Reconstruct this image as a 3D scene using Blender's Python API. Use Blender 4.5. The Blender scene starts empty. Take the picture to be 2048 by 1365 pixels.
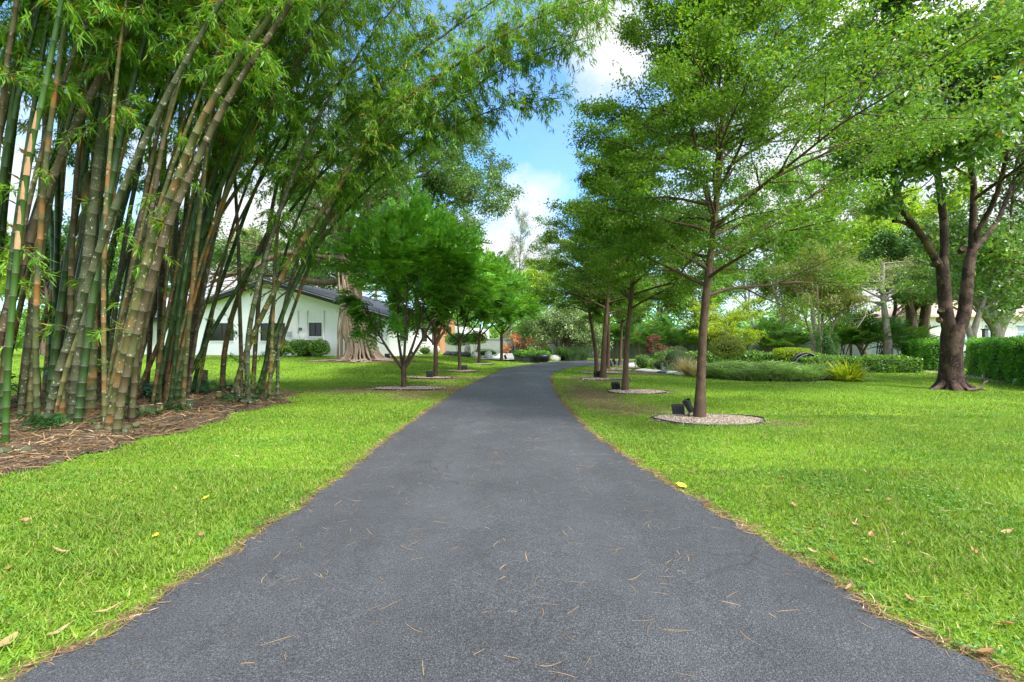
import bpy, math, random
import numpy as np
from mathutils import Vector
PI = math.pi
S = bpy.context.scene
C = S.collection
CAMH, F, CX, CY = 1.5, 950.0, 1024.0, 682.5
rad = math.radians

def A(*v): return np.array(v, dtype=float)
def nrm(v): return v / np.maximum(np.linalg.norm(v, axis=-1, keepdims=True), 1e-9)
def W(px, py, d): return A((px-CX)/F*d, d, CAMH-(py-CY)/F*d)
def sst(a, b, x):
    t = np.clip((np.asarray(x, float)-a)/(b-a), 0, 1); return t*t*(3-2*t)
def gz(x, y):
    """height of the ground: a low rise that carries the house"""
    x = np.asarray(x, float); y = np.asarray(y, float)
    pad = 0.46*sst(16, 29, y)*sst(1.2, 7.5, -x+0.10*(y-20))
    return pad
def G(px, py, it=4):
    d = CAMH*F/(py-CY)
    for _ in range(it):
        x = (px-CX)/F*d
        d = (CAMH-float(gz(x, d)))*F/(py-CY)
    return A((px-CX)/F*d, d, float(gz((px-CX)/F*d, d)))

# ---------------------------------------------------------------- meshes
class MB:
    def __init__(s): s.v=[]; s.f=[]; s.m=[]; s.sm=[]; s.n=0
    def add(s, v, f, m=0, smooth=False):
        v = np.asarray(v, float).reshape(-1,3); f = np.asarray(f, np.int64)
        s.v.append(v); s.f.append(f+s.n); s.n += len(v)
        mm = np.full(len(f), m, np.int32) if np.isscalar(m) else np.asarray(m, np.int32)
        s.m.append(mm); s.sm.append(np.full(len(f), smooth, bool))
    def box(s, lo, hi, m=0):
        (a,b,c),(d,e,f) = lo, hi
        v=[(a,b,c),(d,b,c),(d,e,c),(a,e,c),(a,b,f),(d,b,f),(d,e,f),(a,e,f)]
        s.add(v, [(0,3,2,1),(4,5,6,7),(0,1,5,4),(1,2,6,5),(2,3,7,6),(3,0,4,7)], m)
    def prism(s, pts, y0, y1, m=0):
        """outline in x,z pushed from y0 to y1"""
        n=len(pts); v=[(x,y0,z) for x,z in pts]+[(x,y1,z) for x,z in pts]
        s.add(v, [(i,(i+1)%n,(i+1)%n+n,i+n) for i in range(n)], m)
        c0=len(v)
        cx=sum(p[0] for p in pts)/n; cz=sum(p[1] for p in pts)/n
        s.add([(x,y0,z) for x,z in pts]+[(cx,y0,cz)], [((i+1)%n,i,n) for i in range(n)], m)
        s.add([(x,y1,z) for x,z in pts]+[(cx,y1,cz)], [(i,(i+1)%n,n) for i in range(n)], m)
    def tubes(s, P, R, sides=5, m=0, cap=False, smooth=True):
        P=np.asarray(P,float); R=np.asarray(R,float)
        if P.ndim==2: P=P[None]; R=R[None]
        n,k,_=P.shape
        if n==0: return
        T=nrm(np.gradient(P,axis=1))
        al=np.abs(T).max(axis=1)
        ref=np.eye(3)[np.argmin(al,axis=1)][:,None,:]
        U=nrm(np.cross(T,np.broadcast_to(ref,T.shape))); V=np.cross(T,U)
        a=np.arange(sides)/sides*2*PI
        ring=P[:,:,None,:]+R[:,:,None,None]*(np.cos(a)[None,None,:,None]*U[:,:,None,:]+np.sin(a)[None,None,:,None]*V[:,:,None,:])
        idx=np.arange(n*k*sides).reshape(n,k,sides)
        nx=np.roll(idx,-1,axis=2)
        q=np.stack([idx[:,:-1],nx[:,:-1],nx[:,1:],idx[:,1:]],-1)
        if np.ndim(m)==0: mm=np.full(q.shape[:3],m)
        else: mm=np.broadcast_to(np.asarray(m)[None,:,None],q.shape[:3])
        s.add(ring, q.reshape(-1,4), mm.reshape(-1), smooth)
        if cap:
            for j in range(n):
                b=idx[j,-1]; v=ring[j,-1]
                s.add(np.vstack([v,v.mean(0)]), [(i,(i+1)%sides,sides) for i in range(sides)], 0 if np.ndim(m) else m)
    def leaves(s, p, d, nv, L, Wd, m=0, fold=0.12, mid=0.42):
        """one pointed, slightly folded quad per leaf"""
        p=np.asarray(p,float); n=len(p)
        if n==0: return
        L=np.broadcast_to(np.asarray(L,float),(n,))[:,None]; Wd=np.broadcast_to(np.asarray(Wd,float),(n,))[:,None]
        d=nrm(d); sd=nrm(np.cross(d,nv)); up=np.cross(sd,d)
        c=p+d*L*mid+up*Wd*fold
        v=np.stack([p,c+sd*Wd*.5,p+d*L,c-sd*Wd*.5],1)
        s.add(v, np.arange(n*4).reshape(n,4), m)
    def blob(s, c, r, seg=12, rings=7, m=0, jit=0.0, rng=None, flat=1.0):
        v=[];f=[]
        for i in range(rings+1):
            th=PI*i/rings
            for j in range(seg):
                ph=2*PI*j/seg
                q=A(math.sin(th)*math.cos(ph),math.sin(th)*math.sin(ph),math.cos(th)*flat)*np.asarray(r)
                v.append(q)
        v=np.array(v)
        if jit and rng is not None:
            k=rng.normal(0,2.2/np.max(r),(3,3)); off=rng.uniform(0,6,3)
            w=sum(np.sin(v@k[i]+off[i]) for i in range(3))/3
            v=v*(1+jit*w)[:,None]
        for i in range(rings):
            for j in range(seg):
                f.append((i*seg+j,(i+1)*seg+j,(i+1)*seg+(j+1)%seg,i*seg+(j+1)%seg))
        s.add(v+np.asarray(c,float),f,m,True)
    def build(s, name, mats, parent=None, loc=None):
        me=bpy.data.meshes.new(name)
        V=np.concatenate(s.v) if s.v else np.zeros((0,3))
        me.vertices.add(len(V)); me.vertices.foreach_set('co',V.astype(np.float32).ravel())
        loops=np.concatenate([f.ravel() for f in s.f]); sizes=np.concatenate([np.full(len(f),f.shape[1]) for f in s.f])
        me.loops.add(len(loops)); me.loops.foreach_set('vertex_index',loops.astype(np.int32))
        st=np.concatenate([[0],np.cumsum(sizes)[:-1]])
        me.polygons.add(len(sizes)); me.polygons.foreach_set('loop_start',st.astype(np.int32))
        me.polygons.foreach_set('material_index',np.concatenate(s.m).astype(np.int32))
        me.polygons.foreach_set('use_smooth',np.concatenate(s.sm))
        me.update(calc_edges=True)
        for m in (mats if isinstance(mats,(list,tuple)) else [mats]): me.materials.append(m)
        o=bpy.data.objects.new(name,me); C.objects.link(o)
        if parent is not None: o.parent=parent
        if loc is not None: o.location=loc
        return o
def tag(o,label=None,cat=None,group=None,kind=None):
    if label: o['label']=label
    if cat: o['category']=cat
    if group: o['group']=group
    if kind: o['kind']=kind
    return o
def thing(name,loc,label,cat,group=None,rz=0.0):
    o=bpy.data.objects.new(name,None); C.objects.link(o); o.empty_display_size=.2
    o.location=Vector([float(v) for v in loc]); o.rotation_euler=(0,0,rz)
    return tag(o,label,cat,group)
def dup(root,loc,rz,label,scale=1.0,group=None):
    r=root.copy(); C.objects.link(r); r.location=Vector([float(v) for v in loc]); r.rotation_euler=(0,0,rz); r.scale=(scale,)*3
    r['label']=label
    if group: r['group']=group
    for ch in list(root.children):
        c=ch.copy(); C.objects.link(c); c.parent=r
        for g in ch.children:
            d=g.copy(); C.objects.link(d); d.parent=c
    return r

# ---------------------------------------------------------------- materials
def mat(name):
    m=bpy.data.materials.new(name); m.use_nodes=True
    nt=m.node_tree; return m,nt,nt.nodes['Principled BSDF'],nt.nodes['Material Output']
def node(nt,t,**kw):
    n=nt.nodes.new(t)
    for k,v in kw.items():
        if k in n.inputs.keys() : n.inputs[k].default_value=v
        else: setattr(n,k,v)
    return n
def c4(c): return (c[0],c[1],c[2],1.0)
def noise(nt,co,scale,detail=4,rough=.55):
    n=node(nt,'ShaderNodeTexNoise'); n.inputs['Scale'].default_value=scale; n.inputs['Detail'].default_value=detail; n.inputs['Roughness'].default_value=rough
    nt.links.new(co,n.inputs['Vector']); return n.outputs['Fac']
def ramp(nt,fac,stops):
    r=node(nt,'ShaderNodeValToRGB'); e=r.color_ramp.elements
    while len(e)<len(stops): e.new(.5)
    for el,(p,c) in zip(e,stops): el.position=p; el.color=c4(c) if not np.isscalar(c) else (c,c,c,1)
    nt.links.new(fac,r.inputs['Fac']); return r.outputs['Color']
def mix(nt,fac,a,b,mode='MIX'):
    n=node(nt,'ShaderNodeMix'); n.data_type='RGBA'; n.blend_type=mode
    for sock,val in ((n.inputs[0],fac),(n.inputs[6],a),(n.inputs[7],b)):
        if isinstance(val,bpy.types.NodeSocket): nt.links.new(val,sock)
        elif np.isscalar(val): sock.default_value=val
        else: sock.default_value=c4(val)
    return n.outputs[2]
def bump(nt,bsdf,h,strength,dist):
    b=node(nt,'ShaderNodeBump'); b.inputs['Strength'].default_value=strength; b.inputs['Distance'].default_value=dist
    nt.links.new(h,b.inputs['Height']); nt.links.new(b.outputs['Normal'],bsdf.inputs['Normal'])
def leafmat(name,c1,c2,trans=.38,rough=.5,clump=.9,odd=None,spec=.35,gain=1.0,alts=()):
    m,nt,b,out=mat(name)
    geo=node(nt,'ShaderNodeNewGeometry')
    c1=A(*c1)*gain; c2=A(*c2)*gain
    stops=[(0,c1),(.55,(c1+c2)/2),(.93,c2)]
    if odd: stops.append((.975,odd))
    col=ramp(nt,geo.outputs['Random Per Island'],stops)
    nz=noise(nt,geo.outputs['Position'],clump,2)
    f=ramp(nt,nz,[(.3,.72),(.7,1.28)])
    col=mix(nt,1.0,col,f,'MULTIPLY')
    for ac,asc,lo,hi,am in alts:
        col=mix(nt,ramp(nt,noise(nt,geo.outputs['Position'],asc,4,.65),[(lo,0.),(hi,am)]),col,ac)
    nt.links.new(col,b.inputs['Base Color']); b.inputs['Roughness'].default_value=rough; b.inputs['Specular IOR Level'].default_value=spec
    t=node(nt,'ShaderNodeBsdfTranslucent')
    tc=mix(nt,1.0,col,(1.25,1.22,.55),'MULTIPLY'); nt.links.new(tc,t.inputs['Color'])
    ms=node(nt,'ShaderNodeMixShader'); ms.inputs['Fac'].default_value=trans
    nt.links.new(b.outputs[0],ms.inputs[1]); nt.links.new(t.outputs[0],ms.inputs[2]); nt.links.new(ms.outputs[0],out.inputs['Surface'])
    return m
def barkmat(name,c1,c2,scale=6,stretch=.25,rough=.9,spots=None,bs=.5,bd=.03,c3=None):
    m,nt,b,out=mat(name)
    tc=node(nt,'ShaderNodeNewGeometry'); mp=node(nt,'ShaderNodeMapping'); mp.inputs['Scale'].default_value=(1,1,stretch)
    nt.links.new(tc.outputs['Position'],mp.inputs['Vector'])
    n1=noise(nt,mp.outputs[0],scale,6,.65)
    col=ramp(nt,n1,[(.3,c1),(.68,c2)])
    if c3:
        n3=noise(nt,tc.outputs['Position'],scale*.35,3); col=mix(nt,ramp(nt,n3,[(.5,0.),(.62,.85)]),col,c3)
    if spots:
        n2=noise(nt,tc.outputs['Position'],scale*3.2,3); col=mix(nt,ramp(nt,n2,[(.62,0.),(.68,1.)]),col,spots)
    nt.links.new(col,b.inputs['Base Color']); b.inputs['Roughness'].default_value=rough; b.inputs['Specular IOR Level'].default_value=.25
    bump(nt,b,noise(nt,mp.outputs[0],scale*3,5,.7),bs,bd)
    return m
def plain(name,c,rough=.6,var=.12,scale=8,bs=.0,metal=0,spec=.4):
    m,nt,b,out=mat(name)
    tc=node(nt,'ShaderNodeNewGeometry'); n1=noise(nt,tc.outputs['Position'],scale,5)
    c=A(*c); col=ramp(nt,n1,[(.25,c*(1-var)),(.75,np.minimum(c*(1+var),.95))])
    nt.links.new(col,b.inputs['Base Color']); b.inputs['Roughness'].default_value=rough; b.inputs['Metallic'].default_value=metal; b.inputs['Specular IOR Level'].default_value=spec
    if bs: bump(nt,b,noise(nt,tc.outputs['Position'],scale*6,5),bs,.02)
    return m
M={}
M['bamboo_leaf']=leafmat('bamboo_leaf',(.075,.20,.016),(.20,.37,.035),.48,.45,.7,odd=(.45,.25,.03),gain=1.15)
M['oak_leaf']=leafmat('row_leaf',(.052,.125,.012),(.135,.25,.022),.40,.45,.7,odd=(.22,.26,.03),gain=1.38)
M['fern_leaf']=leafmat('fern_leaf',(.030,.095,.010),(.085,.20,.014),.32,.36,.9,odd=(.16,.3,.03),spec=.5,gain=2.2)
M['fern_new']=leafmat('fern_new_leaf',(.08,.25,.015),(.16,.36,.025),.4,.4,gain=1.15)
M['banyan_leaf']=leafmat('banyan_leaf',(.035,.085,.018),(.09,.16,.035),.35,.4,.6,odd=(.2,.22,.06),gain=1.65)
M['big_leaf']=leafmat('big_tree_leaf',(.058,.14,.024),(.15,.26,.05),.42,.36,.6,odd=(.3,.24,.04),spec=.6,gain=1.25)
M['lime_leaf']=leafmat('lime_leaf',(.16,.29,.02),(.34,.44,.03),.4,.5,.5,gain=1.15)
M['yellow_leaf']=leafmat('yellow_green_leaf',(.20,.36,.012),(.42,.48,.02),.42,.5,.8)
M['mid_leaf']=leafmat('mid_green_leaf',(.06,.15,.02),(.15,.27,.035),.38,.45,.5,gain=1.55)
M['dark_leaf']=leafmat('dark_green_leaf',(.025,.075,.014),(.07,.15,.025),.32,.4,.5,gain=1.40)
M['olive_leaf']=leafmat('olive_leaf',(.11,.16,.025),(.21,.25,.045),.4,.5,.6,odd=(.35,.2,.05),gain=1.15)
M['pale_leaf']=leafmat('pale_feathery_leaf',(.14,.20,.05),(.28,.33,.10),.4,.5,.5,gain=1.20)
M['grey_leaf']=leafmat('grey_green_leaf',(.10,.15,.055),(.20,.25,.11),.36,.55,.4)
M['silver_leaf']=leafmat('silver_green_leaf',(.10,.17,.055),(.25,.33,.13),.3,.35,.8,spec=.6,gain=1.30)
M['palm_leaf']=leafmat('palm_leaf',(.025,.09,.018),(.08,.18,.03),.3,.35,.6,odd=(.4,.25,.04),gain=1.70)
M['hedge_leaf']=leafmat('hedge_leaf',(.045,.15,.014),(.13,.30,.025),.33,.4,1.2,gain=1.50)
M['low_hedge_leaf']=leafmat('low_hedge_leaf',(.040,.11,.012),(.14,.25,.022),.3,.33,1.5,spec=.55,gain=1.50)
M['orange_leaf']=leafmat('cordyline_leaf',(.50,.25,.15),(.74,.46,.31),.35,.5,1.5)
M['red_leaf']=leafmat('maple_red_leaf',(.12,.035,.03),(.25,.10,.07),.35,.5,2)
M['straw_leaf']=leafmat('straw_grass_leaf',(.36,.30,.17),(.55,.47,.28),.35,.6,2)
M['blue_grass']=leafmat('blue_grass_leaf',(.06,.15,.05),(.14,.24,.10),.3,.5,2)
M['liriope']=leafmat('liriope_leaf',(.05,.12,.02),(.19,.27,.07),.3,.4,1.6,odd=(.5,.5,.32),gain=1.85)
M['ginger']=leafmat('ginger_leaf',(.20,.33,.02),(.48,.50,.03),.35,.4,2)
M['philo']=leafmat('philodendron_leaf',(.008,.04,.012),(.025,.09,.02),.25,.35,2,spec=.5,gain=2.4)
M['grass']=leafmat('grass_blade',(.108,.212,.020),(.228,.358,.034),.36,.5,.35,odd=(.45,.40,.15),spec=.25,alts=(((.075,.21,.02),.9,.48,.62,.45),((.30,.27,.07),2.6,.58,.72,.40)))
M['straw']=leafmat('dry_litter',(.095,.052,.024),(.35,.225,.11),.1,.8,2.0,odd=(.6,.47,.3),spec=.2)
M['needle']=leafmat('needle',(.30,.17,.07),(.52,.36,.17),.1,.7,2)
M['dry_leaf']=leafmat('dry_leaf',(.26,.12,.05),(.42,.24,.12),.2,.6,3)
M['yellow_fallen']=plain('yellow_fallen_leaf',(.75,.50,.03),.5)
M['tan_leaf']=plain('tan_dry_leaf',(.34,.22,.11),.7)
M['row_bark']=barkmat('row_tree_bark',(.045,.028,.017),(.135,.086,.055),9,.6,c3=(.08,.057,.036))
M['fern_bark']=barkmat('fern_tree_bark',(.035,.022,.016),(.11,.075,.05),14,.4)
M['big_bark']=barkmat('big_tree_bark',(.011,.007,.006),(.062,.036,.027),7,.45,c3=(.12,.075,.055),spots=(.16,.11,.085),bs=.8,bd=.05)
M['root_bark']=barkmat('root_bark',(.17,.11,.075),(.46,.35,.25),5,.12,bs=.8,bd=.04)
M['dark_bark']=barkmat('dark_bark',(.05,.033,.024),(.16,.11,.08),6,.3)
M['pale_bark']=barkmat('pale_bark',(.22,.20,.17),(.50,.46,.41),8,.5,spots=(.1,.09,.07))
M['grey_bark']=barkmat('grey_bark',(.15,.125,.10),(.33,.29,.25),7,.4)
M['twig']=plain('twig',(.20,.15,.08),.8)
M['culm_green']=barkmat('culm_bright_green',(.022,.06,.010),(.055,.115,.016),3,.2,.4,bs=.05)
M['culm_dark']=barkmat('culm_dark_green',(.018,.042,.012),(.042,.08,.02),3,.2,.4,bs=.08)
M['culm_lichen']=barkmat('culm_grey_lichen',(.034,.042,.018),(.098,.104,.055),8,.6,.8,spots=(.36,.36,.28),bs=.2,c3=(.05,.075,.025))
M['culm_brown']=barkmat('culm_brown',(.040,.031,.015),(.105,.08,.042),5,.3,.65,bs=.15,spots=(.27,.23,.16),c3=(.08,.085,.03))
M['culm_olive']=barkmat('culm_olive',(.045,.057,.018),(.125,.125,.04),6,.35,.65,bs=.15,spots=(.42,.40,.28),c3=(.20,.10,.035))
M['culm_mottled']=barkmat('culm_mottled',(.04,.062,.02),(.11,.115,.045),5,.5,.7,bs=.15,c3=(.30,.12,.03),spots=(.2,.2,.1))
M['node_ring']=plain('culm_node_ring',(.055,.042,.028),.8,.4,20)
M['node_pale']=plain('culm_node_pale',(.20,.185,.14),.8,.4,30)
M['sheath']=barkmat('culm_sheath',(.28,.15,.075),(.46,.28,.16),8,.2,.8)
M['stump_top']=plain('cut_bamboo',(.36,.30,.21),.8,.3,20)
M['white']=plain('white_stucco',(.80,.81,.79),.8,.06,1.2,.25)
M['white_trim']=plain('white_trim',(.80,.80,.78),.5,.03)
M['roof']=plain('charcoal_roof',(.045,.047,.055),.55,.25,3)
M['roof_light']=plain('grey_roof',(.30,.31,.33),.6,.15,3)
M['black']=plain('black_metal',(.018,.019,.021),.45,.2)
M['grey_metal']=plain('grey_metal',(.12,.125,.13),.5,.15)
M['steel']=plain('pale_steel',(.42,.43,.43),.45,.1)
M['wood']=barkmat('cedar_cladding',(.36,.16,.075),(.52,.26,.13),3,.15,.6,bs=.1)
M['green_wall']=plain('grey_green_stucco',(.235,.27,.235),.9,.10,2,.15)
M['stone']=plain('pale_stone',(.47,.45,.41),.9,.25,5,.4)
M['white_stone']=plain('white_stone',(.66,.65,.62),.9,.15,5,.3)
M['dark_stone']=plain('dark_stone',(.10,.11,.125),.7,.4,6,.5)
M['sculpt']=plain('black_carved_stone',(.022,.024,.028),.45,.4,10,.4)
M['edging']=plain('black_edging',(.03,.033,.038),.6)
M['tile_roof']=plain('pink_tile_roof',(.55,.36,.29),.8,.15,6)
M['cream']=plain('cream_wall',(.74,.70,.66),.8,.05)
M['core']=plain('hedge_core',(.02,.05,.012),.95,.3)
m,nt,b,out=mat('dark_glass'); b.inputs['Base Color'].default_value=(.012,.014,.016,1); b.inputs['Roughness'].default_value=.06; b.inputs['Specular IOR Level'].default_value=.5; M['glass']=m
m,nt,b,out=mat('pale_glass'); b.inputs['Base Color'].default_value=(.30,.36,.42,1); b.inputs['Roughness'].default_value=.1; M['pale_glass']=m
# gravel stones: light and warm chips
m,nt,b,out=mat('gravel_chips'); g=node(nt,'ShaderNodeNewGeometry')
nt.links.new(ramp(nt,g.outputs['Random Per Island'],[(0,(.09,.06,.04)),(.3,(.20,.15,.105)),(.75,(.31,.25,.19)),(1,(.48,.43,.36))]),b.inputs['Base Color']); b.inputs['Roughness'].default_value=.85; M['gravel']=m
M['clover']=leafmat('clover_leaf',(.06,.18,.03),(.16,.32,.06),.3,.4,1.2)
M['gravel_bed']=plain('gravel_bed_base',(.34,.28,.22),.95,.4,40,.5)
# asphalt
m,nt,b,out=mat('asphalt'); g=node(nt,'ShaderNodeNewGeometry'); P_=g.outputs['Position']
fine=noise(nt,P_,105,4,.75); col=ramp(nt,fine,[(.34,(.008,.0085,.0095)),(.52,(.032,.034,.037)),(.70,(.115,.12,.128))])
for sc,lo,hi in ((.45,.70,1.32),(2.4,.84,1.16),(14,.86,1.14)):
    col=mix(nt,1.0,col,ramp(nt,noise(nt,P_,sc,5,.62),[(.32,lo),(.68,hi)]),'MULTIPLY')
sp=node(nt,'ShaderNodeSeparateXYZ'); nt.links.new(P_,sp.inputs[0]); ab=node(nt,'ShaderNodeMath',operation='ABSOLUTE'); nt.links.new(sp.outputs[0],ab.inputs[0])
col=mix(nt,1.0,col,ramp(nt,ab.outputs[0],[(.25,.96),(.6,1.15),(.9,1.15),(1.25,.96)]),'MULTIPLY')
wp=node(nt,'ShaderNodeVectorMath',operation='MULTIPLY_ADD'); nn=node(nt,'ShaderNodeTexNoise'); nn.inputs['Scale'].default_value=2.2; nn.inputs['Detail'].default_value=5; nt.links.new(P_,nn.inputs['Vector']); nt.links.new(nn.outputs['Color'],wp.inputs[0]); wp.inputs[1].default_value=(.8,.8,0); nt.links.new(P_,wp.inputs[2])
vc=node(nt,'ShaderNodeTexVoronoi'); vc.feature='DISTANCE_TO_EDGE'; vc.inputs['Scale'].default_value=.75; nt.links.new(wp.outputs[0],vc.inputs['Vector'])
cr=ramp(nt,vc.outputs['Distance'],[(.003,1.),(.011,0.)]); cm=ramp(nt,noise(nt,P_,.7,3),[(.50,0.),(.57,.85)])
col=mix(nt,mix(nt,1.0,cr,cm,'MULTIPLY'),col,(.012,.012,.013))
nt.links.new(col,b.inputs['Base Color']); b.inputs['Roughness'].default_value=.6; b.inputs['Specular IOR Level'].default_value=.32
vo=node(nt,'ShaderNodeTexVoronoi'); vo.inputs['Scale'].default_value=130; nt.links.new(P_,vo.inputs['Vector'])
b.inputs['Sheen Weight'].default_value=.12; b.inputs['Sheen Roughness'].default_value=.4
ad=node(nt,'ShaderNodeMath',operation='ADD'); nt.links.new(vo.outputs['Distance'],ad.inputs[0]); nt.links.new(noise(nt,P_,48,3,.6),ad.inputs[1]); bump(nt,b,ad.outputs[0],.6,.010); M['asphalt']=m
# lawn soil and thatch, with a mask of bare earth carried on the sheet
m,nt,b,out=mat('lawn'); g=node(nt,'ShaderNodeNewGeometry'); P_=g.outputs['Position']
grn=ramp(nt,noise(nt,P_,14,5,.7),[(.3,(.07,.14,.010)),(.55,(.15,.26,.014)),(.75,(.24,.36,.022))])
big=ramp(nt,noise(nt,P_,.45,3),[(.3,.82),(.7,1.2)]); grn=mix(nt,1.0,grn,big,'MULTIPLY')
brn=ramp(nt,noise(nt,P_,22,5,.7),[(.3,(.06,.038,.024)),(.55,(.16,.10,.06)),(.75,(.32,.22,.14))])
at=node(nt,'ShaderNodeAttribute'); at.attribute_name='bare'
dm=node(nt,'ShaderNodeMath',operation='ADD'); nt.links.new(at.outputs['Fac'],dm.inputs[0])
n5=ramp(nt,noise(nt,P_,5,6,.7),[(.35,0.),(.65,.62)]); nt.links.new(n5,dm.inputs[1])
fac=ramp(nt,dm.outputs[0],[(.55,0.),(.95,1.)])
nt.links.new(mix(nt,fac,grn,brn),b.inputs['Base Color']); b.inputs['Roughness'].default_value=.95; b.inputs['Specular IOR Level'].default_value=.15
bump(nt,b,noise(nt,P_,30,5,.7),.7,.03); M['lawn']=m
M['mulch']=barkmat('mulch',(.030,.021,.014),(.14,.098,.062),11,1,.95,c3=(.05,.042,.022),spots=(.36,.26,.16),bs=.9,bd=.04)
SKYTINT,CLOUD,SKYS,SUN,SUNA,EXPO,CLOUD_FILL=(.33,.54,.70),(1.85,1.85,1.9),.10,1.2,11,2.66,3.8
# ---------------------------------------------------------------- growing things
def interp(P,t):
    k=P.shape[1]; x=np.clip(t*(k-1),0,k-1.001); i=x.astype(int); f=(x-i)[:,None]
    n=np.arange(len(P)); return P[n,i]*(1-f)+P[n,i+1]*f, nrm(P[n,i+1]-P[n,i])
def children(rng,P,R,L,n,t0,t1,ang,ratio,k=5,trop=(0,0,0),wig=.12,flat=0.,even=True,rr=.62,shrink=.5,tip=.35):
    N=len(P); idx=np.repeat(np.arange(N),n)
    t=np.tile((np.arange(n)+.5)/n,N)+rng.uniform(-.5,.5,N*n)/n
    t=t0+(t1-t0)*np.clip(t,0,1)
    base,T=interp(P[idx],t)
    q=nrm(rng.normal(size=(N*n,3))); perp=nrm(np.cross(T,q))
    if flat: perp[:,2]*=(1-flat); perp=nrm(perp)
    a=ang*rng.uniform(.75,1.25,N*n)[:,None]
    d=nrm(np.cos(a)*T+np.sin(a)*perp)
    Ln=L[idx]*ratio*(1-shrink*(t-t0)/(max(t1-t0,1e-6)))*rng.uniform(.7,1.25,N*n)
    return steps(rng,base,d,Ln,k,trop,wig,flat)+(Ln,np.minimum(Rint(R[idx],t)*rr,1e9),tip)
def Rint(R,t):
    k=R.shape[1]; x=np.clip(t*(k-1),0,k-1.001); i=x.astype(int); f=x-i; n=np.arange(len(R)); return R[n,i]*(1-f)+R[n,i+1]*f
def steps(rng,base,d,Ln,k,trop,wig,flat=0.):
    out=[base]; p=base
    for j in range(k-1):
        d=nrm(d+A(*trop)*(1.0/(k-1))*2+rng.normal(0,wig,d.shape))
        if flat: d=d*A(1,1,1-flat*.35); d=nrm(d)
        p=p+d*(Ln/(k-1))[:,None]; out.append(p)
    return (np.stack(out,1),)
def kids(*a,**k):
    P,Ln,r0,tip=children(*a,**k); kk=P.shape[1]
    return P,r0[:,None]*np.linspace(1,tip,kk)[None,:],Ln
def path(pts,k=None,n=24):
    """smooth curve through points"""
    pts=np.asarray(pts,float)
    if len(pts)<3: 
        t=np.linspace(0,1,n)[:,None]; return pts[0]*(1-t)+pts[-1]*t
    s=np.concatenate([[0],np.cumsum(np.linalg.norm(np.diff(pts,axis=0),axis=1))])
    P=np.vstack([2*pts[0]-pts[1],pts,2*pts[-1]-pts[-2]])
    out=[]
    for u in np.linspace(0,s[-1],n):
        i=min(np.searchsorted(s,u,side='right')-1,len(pts)-2); t=(u-s[i])/(s[i+1]-s[i])
        a,b_,c,d=P[i],P[i+1],P[i+2],P[i+3]
        out.append(.5*((2*b_)+(-a+c)*t+(2*a-5*b_+4*c-d)*t*t+(-a+3*b_-3*c+d)*t**3))
    return np.array(out)
def scatter(rng,mb,P,per,t0,spread,L,Wd,up=.8,droop=-.15,along=.6,m=0,mid=.42,frac2=0.):
    N=len(P)
    if N==0: return
    idx=np.repeat(np.arange(N),per); n=len(idx)
    p,T=interp(P[idx],rng.uniform(t0,1,n))
    p=p+rng.normal(size=(n,3))*np.asarray(spread)
    d=nrm(T*along+rng.normal(size=(n,3))*.6+A(0,0,droop))
    nv=nrm(rng.normal(size=(n,3))*.55+A(0,0,up))
    mm=m if not frac2 else (rng.random(n)<frac2).astype(int)
    mb.leaves(p,d,nv,L*rng.uniform(.7,1.25,n),Wd*rng.uniform(.7,1.25,n),mm,mid=mid)

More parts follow.
